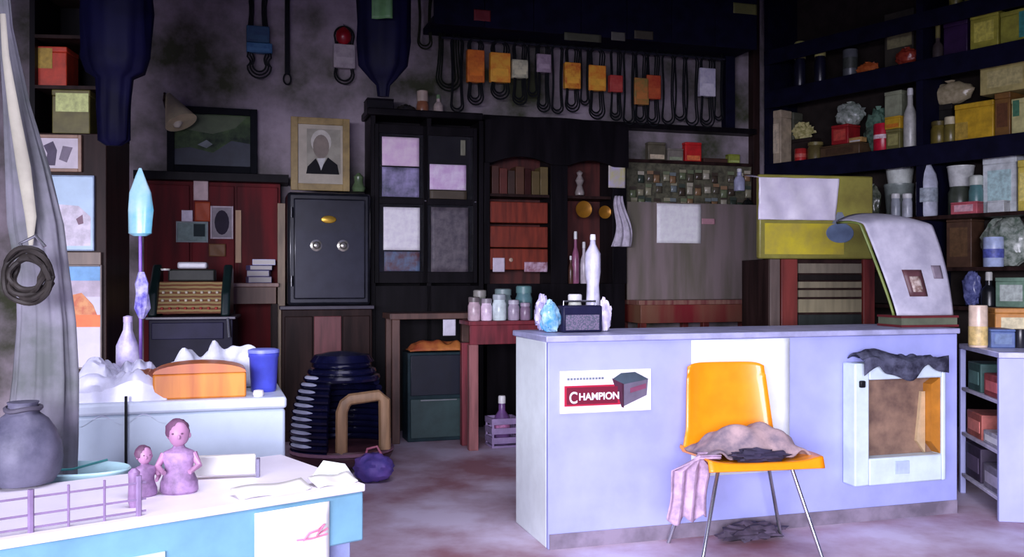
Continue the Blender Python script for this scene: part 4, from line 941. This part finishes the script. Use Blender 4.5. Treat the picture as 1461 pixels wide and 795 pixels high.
RC_('large mustard yellow carton on the middle shelf', (1362, 146, 1417, 203), (196, 156, 36), (176, 146, 60), 'B', d=.22, panel=(.02, .05, .35, .5))
RC_('brown carton right of the mustard yellow one', (1419, 132, 1441, 196), (120, 84, 40), (96, 60, 36), 'B', d=.22)
RC_('white and green packet at the far right of middle shelf', (1443, 140, 1466, 192), (196, 190, 130), (70, 120, 90), 'B', panel=(.1, .5, .5, .95), d=.1)
RC_('wide cream box laid on the brown carton', (1398, 88, 1470, 130), (176, 164, 104), (186, 176, 120), 'B', zb=RW.z(1430, 132, -.06)+.003, d=.24)
# shelf C
RL('white plastic tub left of the tall white bottle on the third shelf', (1252, 262, 1290, 300), TUB, (130, 140, 136), 'C', name='tub', cat='tub', off=-.16)
RL('white upper tub stacked on the first one', (1254, 234, 1291, 262), TUB, (206, 212, 206), 'C', name='tub', cat='tub', off=-.16, zb=RW.z(1271, 262, -.16)+.002)
RL('tall white bottle with ribs in front of the shelf post', (1301, 207, 1328, 300), BOT, (184, 188, 204), 'C', off=.12-.12, cap=.12, band=(.2, .4, (150, 160, 170)))
RL('dark green jar under the second white tub', (1346, 266, 1376, 300), JAR, (64, 70, 60), 'C', name='jar', cat='jar', off=-.14)
RL('second white tub right of the ribbed bottle', (1343, 236, 1379, 266), TUB, (206, 208, 206), 'C', name='tub', cat='tub', off=-.14, zb=RW.z(1361, 266, -.14)+.002)
RL('teal jar with a pale lid on the third shelf', (1378, 250, 1397, 290), JAR, (84, 124, 124), 'C', name='jar', cat='jar', cap=.25, rgb_cap=(190, 196, 186))
RC_('big white carton at right of the third shelf', (1402, 222, 1450, 280), (206, 212, 214), (176, 206, 206), 'C', off=-.14, d=.24)
RC_('yellow carton at the far right of the third shelf', (1452, 228, 1470, 300), (206, 186, 84), (226, 210, 120), 'C', d=.2)
RC_('pink and red flat pack lying at the third shelf front', (1356, 288, 1394, 300), (186, 90, 100), (206, 160, 170), 'C', off=.02-.02, d=.1)
RC_('white flat pack beside the pink flat pack', (1408, 286, 1432, 300), (200, 204, 206), None, 'C', off=-.01, d=.1)
for x0, x1, c_, lab in ((1268, 1280, (160, 166, 176), 'clear jar, left of a pair behind the curled poster top'), (1284, 1297, (176, 180, 190), 'clear jar, right of a pair behind the curled poster top')):
    RL(lab, (x0, 276, x1, 306), JAR, c_, 'C', name='jar', cat='jar', cap=.2)
RBg('dark green bag of parts at the left of the third shelf', (1228, 262, 1250, 308), (48, 56, 42), (110, 116, 100), 'C', seed=14, off=-.08)
# shelf D
RBg('large grey green plastic bag on the fourth shelf', (1388, 304, 1466, 368), (88, 104, 90), (170, 178, 168), 'D', off=-.13, seed=15, amp=.12, depth=.6)
RL('blue and white can in front of the grey green bag', (1397, 338, 1424, 378), CAN, (176, 190, 226), 'D', name='can', cat='can', off=.0, band=(.3, .6, (90, 100, 180)))
RC_('brown box left of the grey green bag', (1350, 306, 1386, 385), (78, 54, 40), (96, 70, 46), 'D', off=-.18, d=.2)
# shelf E
RBg('blue bag at the left of the fifth shelf', (1368, 384, 1394, 436), (60, 66, 120), (120, 126, 180), 'E', seed=16)
RL('black bottle with a white cap on the fifth shelf', (1395, 388, 1416, 436), BOT, (26, 28, 32), 'E', cap=.25, rgb_cap=(200, 200, 196))
RC_('green and white carton at the right of the fifth shelf', (1420, 396, 1466, 436), (120, 150, 130), (196, 206, 200), 'E')
# on lavender cabinet top
KC = Pl(1420, 5.05, -10)
lathe_item('canister', 'tall cream canister standing on the lavender cabinet top', 'canister', KC, (1386, 436, 1413, 497), 0, CAN, (206, 184, 164), zb=.871, band=(.05, .5, (196, 170, 110)))
carton('carton', 'dull blue box on the lavender cabinet top', 'carton', KC, (1414, 470, 1449, 503), 0, .2, (84, 104, 150), (96, 116, 150), zb=.871)
carton('carton', 'orange and cream carton at far right on the lavender cabinet top', 'carton', KC, (1420, 440, 1475, 470), -.25, .2, (176, 120, 60), (196, 186, 150), zb=.871)
lathe_item('canister', 'black canister beside the dull blue box', 'canister', KC, (1450, 470, 1466, 503), 0, CAN, (34, 34, 42), zb=.871)

# ---------------------------------------------------------------- dark slatted cabinet and the big covered sign
DC = Pl(1170, 6.3, 10)
loc, w_, h_ = DC.R(1098, 370, 1247, 470, 0, zb=0)
t = thing('slatted_cabinet', 'dark red brown cabinet with pale louvred slats behind the counter', 'cabinet', loc, DC.a)
MB().box(-w_/2, .02, 0, w_/2, .45, h_).build('carcass', DARKWOOD, t, .005)
dx = lambda p: (DC.at(p)-Vector(loc[:2])).dot(Vector((math.cos(DC.a), math.sin(DC.a))))
dz = lambda y: DC.z(1170, y)
for x0, x1 in ((-w_/2, dx(1112)), (dx(1114), dx(1137)), (dx(1231), dx(1247))): B(x0, -.01, 0, x1, .019, h_).build('stile', REDWOOD if x0 > -w_/2 else M((90, 76, 70), .5, kind='wood'), t, .003)
for y0, y1, c_ in ((376, 390, (112, 104, 88)), (392, 400, (30, 26, 24)), (402, 411, (120, 112, 90)), (414, 424, (112, 104, 84)), (427, 446, (126, 118, 92)), (449, 466, (40, 44, 42))):
    B(dx(1139), -.006, dz(y1), dx(1229), .018, dz(y0)).build('slat', M(c_, .5, kind='wood'), t, .003)
zdc = h_
lathe_item('door_knob_cup', 'small pinkish cup on the edge of the slatted cabinet', 'cup', DC, (1229, 388, 1245, 408), .14, TUB, (176, 150, 140)) if False else None
loc, w_, h_ = DC.R(1083, 250, 1246, 369, .03, zb=zdc+.002)
t = thing('display_board', 'large yellow green panel half covered with a silvery sheet on slatted cabinet', 'panel', loc, DC.a)
B(-w_/2, 0, 0, w_/2, .05, h_).build('panel_board', M((120, 112, 52), .4, scale=4, rgb2=(150, 146, 66)), t, .012)
B(-w_/2+.04, -.004, .03, w_/2-.22, -.001, h_*.42).build('yellow_print', M((206, 190, 50), .35, scale=6, rgb2=(176, 160, 70)), t)
mb = MB(); mb.lathe([(.105, 0), (.10, .004)], 28, sy=.66); o = mb.build('blue_oval', M((110, 128, 156), .4), t); o.rotation_euler = (PI/2, 0, 0); o.location = (w_*.20, -.001, h_*.31)
MB().prism([(w_*.13, h_*.42), (w_*.27, h_*.42), (w_*.22, h_*.56), (w_*.18, h_*.56)], -.005, -.001).build('blue_stem', M((116, 124, 136), .4), t)
def sheet(u, v):
    x = -w_/2-.012+u*w_*.70*(1-.04*(1-v)); z = h_*.46+v*(h_*.54+.006); y = -.012-.012*math.sin(u*9+v*2)**2-.01*noise.noise(Vector((u*4, v*4, 0)))
    if v > .9: y += (v-.9)*2.5; z = h_*.46+.9*(h_*.54+.006)+(v-.9)*.4+.006*math.sin(u*21)
    return (x, y, z)
MB().grid(sheet, 40, 30).build('silver_sheet', M((206, 198, 218), .3, scale=5, rgb2=(232, 226, 238)), t, solid=.003)

# curled poster on the counter
BK = Pl(1320, 5.02, 12)
loc, w_, h_ = BK.R(1286, 447, 1368, 466, 0, zb=cH)
t = thing('ledger', 'dark red ledger lying on the counter under the curled poster', 'book', (loc[0], loc[1], cH+.001), BK.a)
hl = .062
B(-w_/2, 0, 0, w_/2, .22, .012).build('cover', M((96, 30, 34), .5), t); B(-w_/2, 0, hl-.012, w_/2, .22, hl).build('cover', M((96, 30, 34), .5), t)
B(-w_/2+.004, .005, .0121, w_/2-.006, .215, hl-.0121).build('pages', M((90, 96, 76), .7), t)
t = thing('curled_poster', 'curled grey white poster with a small picture leaning on the counter', 'poster', (loc[0], loc[1], cH+hl+.002), BK.a)
HH = CH+(CY-294)/FPX*5.15-(cH+hl)
def cp(u, v, off=0):
    xl = -w_/2-.0-(.165*v**1.1); xr = w_/2-.005-.09*v**2.6
    x = xl+(xr-xl)*u; z = v*HH; k = max(0, v-.82)/.18
    z -= .05*(abs(u*2-1))**3*k+.035*(1-u)*k*0
    y = .04+.13*v**1.2+.20*k*k+off-.02*math.sin(u*PI)
    return (x, y, z-.03*k*k)
MB().grid(lambda u, v: cp(u, v), 26, 40).build('paper', M((162, 160, 176), .5, scale=5, rgb2=(200, 198, 210)), t, solid=.004, sharp=90)
MB().grid(lambda u, v: cp(u*.035-.035, v*.98, .02), 2, 30).build('backing_board', M((110, 124, 60), .5), t, solid=.01)
def patch(u0, u1, v0, v1, off): return lambda u, v: cp(u0+(u1-u0)*u, v0+(v1-v0)*v, off)
MB().grid(patch(.27, .56, .17, .41, -.006), 4, 4).build('picture_border', M((92, 58, 62), .5), t, solid=.002)
MB().grid(patch(.34, .50, .21, .35, -.009), 4, 4).build('picture', M((196, 180, 170), .5, scale=40, rgb2=(120, 90, 80)), t, solid=.002)
MB().grid(patch(.74, .90, .33, .45, -.006), 4, 4).build('grey_mark', M((128, 116, 128), .5), t, solid=.002)
# stand holding poster
MB().box(-.08, .055, 0, .10, .14, .012).tube([(0.0, .11, .01), (-.02, .19, HH*.6)], .008).build('easel', DARKWOOD, t)

# ---------------------------------------------------------------- on the left end of the counter
CP = Pl(800, 4.5, 17)
def cc(px): return CP
bagged('plastic_bag', 'cyan blue plastic bag standing on the left of the counter', 'bag', CP, (775, 428, 803, 475), 0, (70, 150, 196), (170, 206, 226), zb=cH+.001, seed=20, amp=.18)
loc, w_, h_ = CP.R(803, 434, 860, 475, 0, zb=cH+.001)
t = thing('radio', 'small dark grey radio with a handle on the left of the counter', 'radio', loc, rot17)
B(-w_/2, 0, 0, w_/2, .09, h_*.95).build('case', M((30, 30, 56), .4), t, .01)
B(-w_/2+.015, -.004, .012, w_/2-.02, -.001, h_*.62).build('speaker_grille', M((120, 106, 130), .5, kind='voronoi', scale=120, rgb2=(80, 84, 100)), t)
MB().tube([(-w_/2+.02, .045, h_*.95-.005), (-w_/2+.02, .045, h_*.95+.02), (w_/2-.02, .045, h_*.95+.02), (w_/2-.02, .045, h_*.95-.005)], .005).build('handle', METAL, t)
lathe_item('bottle', 'tall slim white bottle rising from the counter left end', 'bottle', CP, (862, 340, 880, 475), .12, [(.95, 0), (1, .03), (1, .3), (.9, .5), (.95, .75), (.6, .88), (.4, 1)], (196, 196, 216), cap=.08, zb=cH+.001, wob=.04) if False else None
lathe_item('spray_bottle', 'tall slim white bottle behind the radio on the counter', 'bottle', CP, (839, 334, 862, 475), -.14, [(.95, 0), (1, .03), (.8, .35), (.7, .5), (.9, .65), (.9, .85), (.35, .95), (.3, 1)], (196, 194, 214), cap=.06, zb=cH+.001, wob=.05)
bagged('plastic_bag', 'white plastic bag at the right of the radio on the counter', 'bag', CP, (855, 426, 876, 475), -.02, (190, 180, 214), (226, 220, 236), zb=cH+.001, seed=22, amp=.18)
bagged('plastic_bag', 'small white crumpled bag between cyan bag and radio', 'bag', CP, (766, 420, 790, 452), -.14, (150, 140, 190), (206, 200, 226), zb=cH+.001, seed=23, amp=.2)
lathe_item('jar', 'cream jar standing behind the radio', 'jar', CP, (814, 420, 834, 470), -.17, JAR, (206, 210, 196), cap=.2, zb=cH+.001)
# red table with jars
RT = Pl(710, 6.75, 17)
loc, w_, h_ = RT.R(669, 458, 772, 480, 0)
zt = loc[2]+h_
t = thing('red_table', 'dark red table crowded with jars left of the counter', 'table', (loc[0], loc[1], 0), rot17)
RD = M((112, 36, 46), .5, kind='wood', var=.35)
B(-w_/2, 0, zt-.03, w_/2, .3, zt).build('tabletop', RD, t, .004)
B(-w_/2+.01, .01, zt-.17, w_/2-.01, .03, zt-.031).build('apron', RD, t, .003)
for i, (x, y) in enumerate(((-w_/2+.04, .04), (w_/2-.04, .04), (-w_/2+.04, .26), (w_/2-.04, .26))): B(x-.035, y-.03, 0, x+.035, y+.03, zt-.171).build('leg', M((136, 84, 84), .5, kind='wood', var=.3) if i == 0 else RD, t, .004)
for i, (x0, x1, y0, rgb, cr, off, lab) in enumerate([(684, 698, 426, (176, 150, 160), (120, 110, 110), -.05, 'pinkish jar with grey lid, leftmost on the red table'), (699, 712, 428, (210, 186, 206), (160, 150, 160), -.05, 'pale pink jar, second on the red table'), (713, 729, 422, (190, 206, 206), (180, 190, 196), -.05, 'clear white jar, third on the red table'),
   (731, 744, 430, (150, 136, 156), (200, 196, 210), -.05, 'greyish violet jar, fourth on the red table'), (745, 757, 434, (120, 96, 120), (176, 160, 180), -.05, 'dull purple jar beside the counter corner'), (690, 706, 416, (120, 120, 110), (150, 146, 140), -.22, 'grey jar at the back left of the red table'), (716, 736, 414, (110, 130, 130), (130, 150, 150), -.22, 'teal grey jar at the back middle of red table'), (741, 760, 410, (70, 110, 116), (100, 140, 140), -.22, 'dark teal jar at the back right of red table')]):
    x0, x1 = 670+(x0-684)*1.22, 670+(x1-684)*1.22; rgb = tuple(min(240, c+28) for c in rgb)
    lathe_item('jar', lab, 'jar', RT, (x0, y0-2, x1, 458), off, JAR, rgb, cap=.22, zb=zt+.001, rgb_cap=cr, group='jars on the red table')
RT2 = Pl(718, 6.72, 17)
loc, w_, h_ = RT2.R(702, 596, 742, 642, -.1, zb=0)
t = thing('crate', 'violet plastic crate on the floor under the red table', 'crate', (loc[0], loc[1], 0), rot17)
mb = MB(); mb.box(-w_/2, 0, 0, w_/2, .2, .015)
for k in range(3):
    z = .03+k*.07; mb.box(-w_/2, 0, z, w_/2, .012, z+.045); mb.box(-w_/2, .188, z, w_/2, .2, z+.045); mb.box(-w_/2, .012, z, -w_/2+.012, .188, z+.045); mb.box(w_/2-.012, .012, z, w_/2, .188, z+.045)
for x in (-w_/2+.003, w_/2-.018):
    for y in (.003, .18): mb.box(x, y, 0, x+.015, y+.015, .215)
mb.build('crate_body', M((150, 130, 170), .4, var=.2), t, .002)
t = lathe_item('bottle', 'bottle with a round white cap standing in the violet crate', 'bottle', RT2, (708, 566, 731, 640), -.14, BOT, (110, 76, 130), cap=.16, zb=.016, band=(.3, .5, (190, 120, 170)))
# wooden table frame, middle
TM = Pl(620, 7.05, 17)
loc, w_, h_ = TM.R(556, 447, 684, 455, 0)
t = thing('wooden_table', 'tan framed tall table over a dark green cabinet, centre back', 'table', (loc[0], loc[1], 0), rot17)
zt = loc[2]+h_
TB = M((86, 60, 52), .5, kind='wood', var=.3)
B(-w_/2, 0, zt-.045, w_/2, .35, zt).build('tabletop', TB, t, .004)
for x in (-w_/2+.05, w_/2-.04):
    for y in (.035, .31): B(x-.03, y-.025, 0, x+.03, y+.025, zt-.046).build('leg', TB, t, .004)
note('tag', 'small white tag hanging from the tall table edge', 'tag', TM, (632, 456, 650, 479), .012, (210, 206, 220), .004)
loc, w_, h_ = TM.R(582, 503, 668, 615, -.05, zb=0)
t = thing('green_cabinet', 'dark green metal cabinet under the tan framed table', 'cabinet', (loc[0], loc[1], 0), rot17)
GR = M((36, 52, 58), .4, var=.25)
B(-w_/2, .01, 0, w_/2, .24, h_).build('carcass', GR, t, .006)
B(-w_/2+.02, -.01, h_*.52, w_/2-.02, .009, h_-.02).build('door', M((22, 26, 40), .35), t, .004)
B(-w_/2+.02, -.01, .03, w_/2-.02, .009, h_*.48).build('drawer', M((44, 66, 66), .4), t, .004)
B(-w_/2*.6, -.022, h_*.46, w_/2*.6, -.0105, h_*.475).build('handle_bar', M((150, 156, 160), .3, metal=.6), t, .002)
o = MB().grid(lambda u, v: ((u-.5)*.44, (v-.5)*.2, .012+.10*(1-abs(2*v-1)**2)*(1-abs(2*u-1)**6)*(.7+.5*noise.noise(Vector((u*5, v*3, 2))))), 30, 14).build('folded_cloth', M((150, 66, 36), .7, scale=8, rgb2=(196, 120, 56)), solid=.008)
tag(o, 'orange cloth folded on top of the dark green cabinet', 'cloth', (loc[0]-.03, loc[1]+.12, h_), rot17)

# ---------------------------------------------------------------- round-backed cord chair
q = Vector(((488-CX)/FPX*6.15, 6.15))
t = thing('cord_chair', 'round backed navy chair with highlights painted as pale stripes and tan wooden arch', 'chair', (q.x, q.y, 0), .25); t.scale = (1.06, 1.06, 1.0)
NB = M((18, 20, 52), .22, var=.3, coat=.3); GLINT = M((206, 212, 240), .3)
R0 = .30
def rad(z): return R0*math.sqrt(max(.02, 1-((z-.22)/.54)**2))if z > .22 else R0
zz_ = .12; k = 0
while zz_ < .745:
    r = rad(zz_); a0, a1 = (math.radians(20), math.radians(250)) if zz_ < .56 else (0, 2*PI)
    n = 30; path = [(r*math.cos(a0+(a1-a0)*i/n), .85*r*math.sin(a0+(a1-a0)*i/n), zz_) for i in range(n+1)]
    MB().tube(path, .023, 8).build('cord_row', NB, t)
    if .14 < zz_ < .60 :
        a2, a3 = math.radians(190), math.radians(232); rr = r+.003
        MB().tube([(rr*1.05*math.cos(a2+(a3-a2)*i/10), .85*rr*1.05*math.sin(a2+(a3-a2)*i/10), zz_+.012) for i in range(11)], [.002, .008, .012, .013, .013, .013, .013, .013, .012, .008, .002], 6).build('painted_glint', GLINT, t)  # highlight on the cord row, built in as a pale tapered tube
    zz_ += .043; k += 1
MB().lathe([(.20, .70), (.17, .745), (.08, .765), (.01, .77)], 30, sy=.85).build('crown', NB, t)
MB().tube([(-.02, -.24, .12), (-.02, -.26, .40), (.0, -.26, .455), (.03, -.26, .48), (.20, -.26, .50), (.235, -.26, .47), (.24, -.24, .15)], .036, 8, flat=.7).build('wooden_arch', TAN, t)
MB().lathe([(.24, .03), (.30, .06), (.32, .10), (.30, .14), (.2, .15)], 36, sy=.88).build('seat_base', M((82, 50, 58), .4, var=.3), t)
MB().tube([(.315*math.cos(i*PI/18), .28*math.sin(i*PI/18), .12) for i in range(36)], .012, 6, True).build('rim', M((150, 110, 130), .35), t)
for a_ in (.7, 2.4, 3.9, 5.5): MB().lathe([(.018, 0), (.022, .06)], 12, .22*math.cos(a_), .2*math.sin(a_)).build('leg', DARKWOOD, t)
q = ground(534, 0, 686)
t = thing('shopping_bag', 'violet blue cloth bag on the floor at the foot of the cord chair', 'bag', (q.x, q.y-.02, 0))
MB().blob((0, 0, .085), .12, .1, .09, .12, 3, 6, flatbottom=True).build('bag_body', M((82, 72, 156), .6, scale=10, rgb2=(120, 92, 180)), t)
MB().tube([(-.05, 0, .16), (-.04, 0, .2), (.02, 0, .215), (.05, 0, .16)], .008).build('handle', M((176, 100, 120), .6), t)
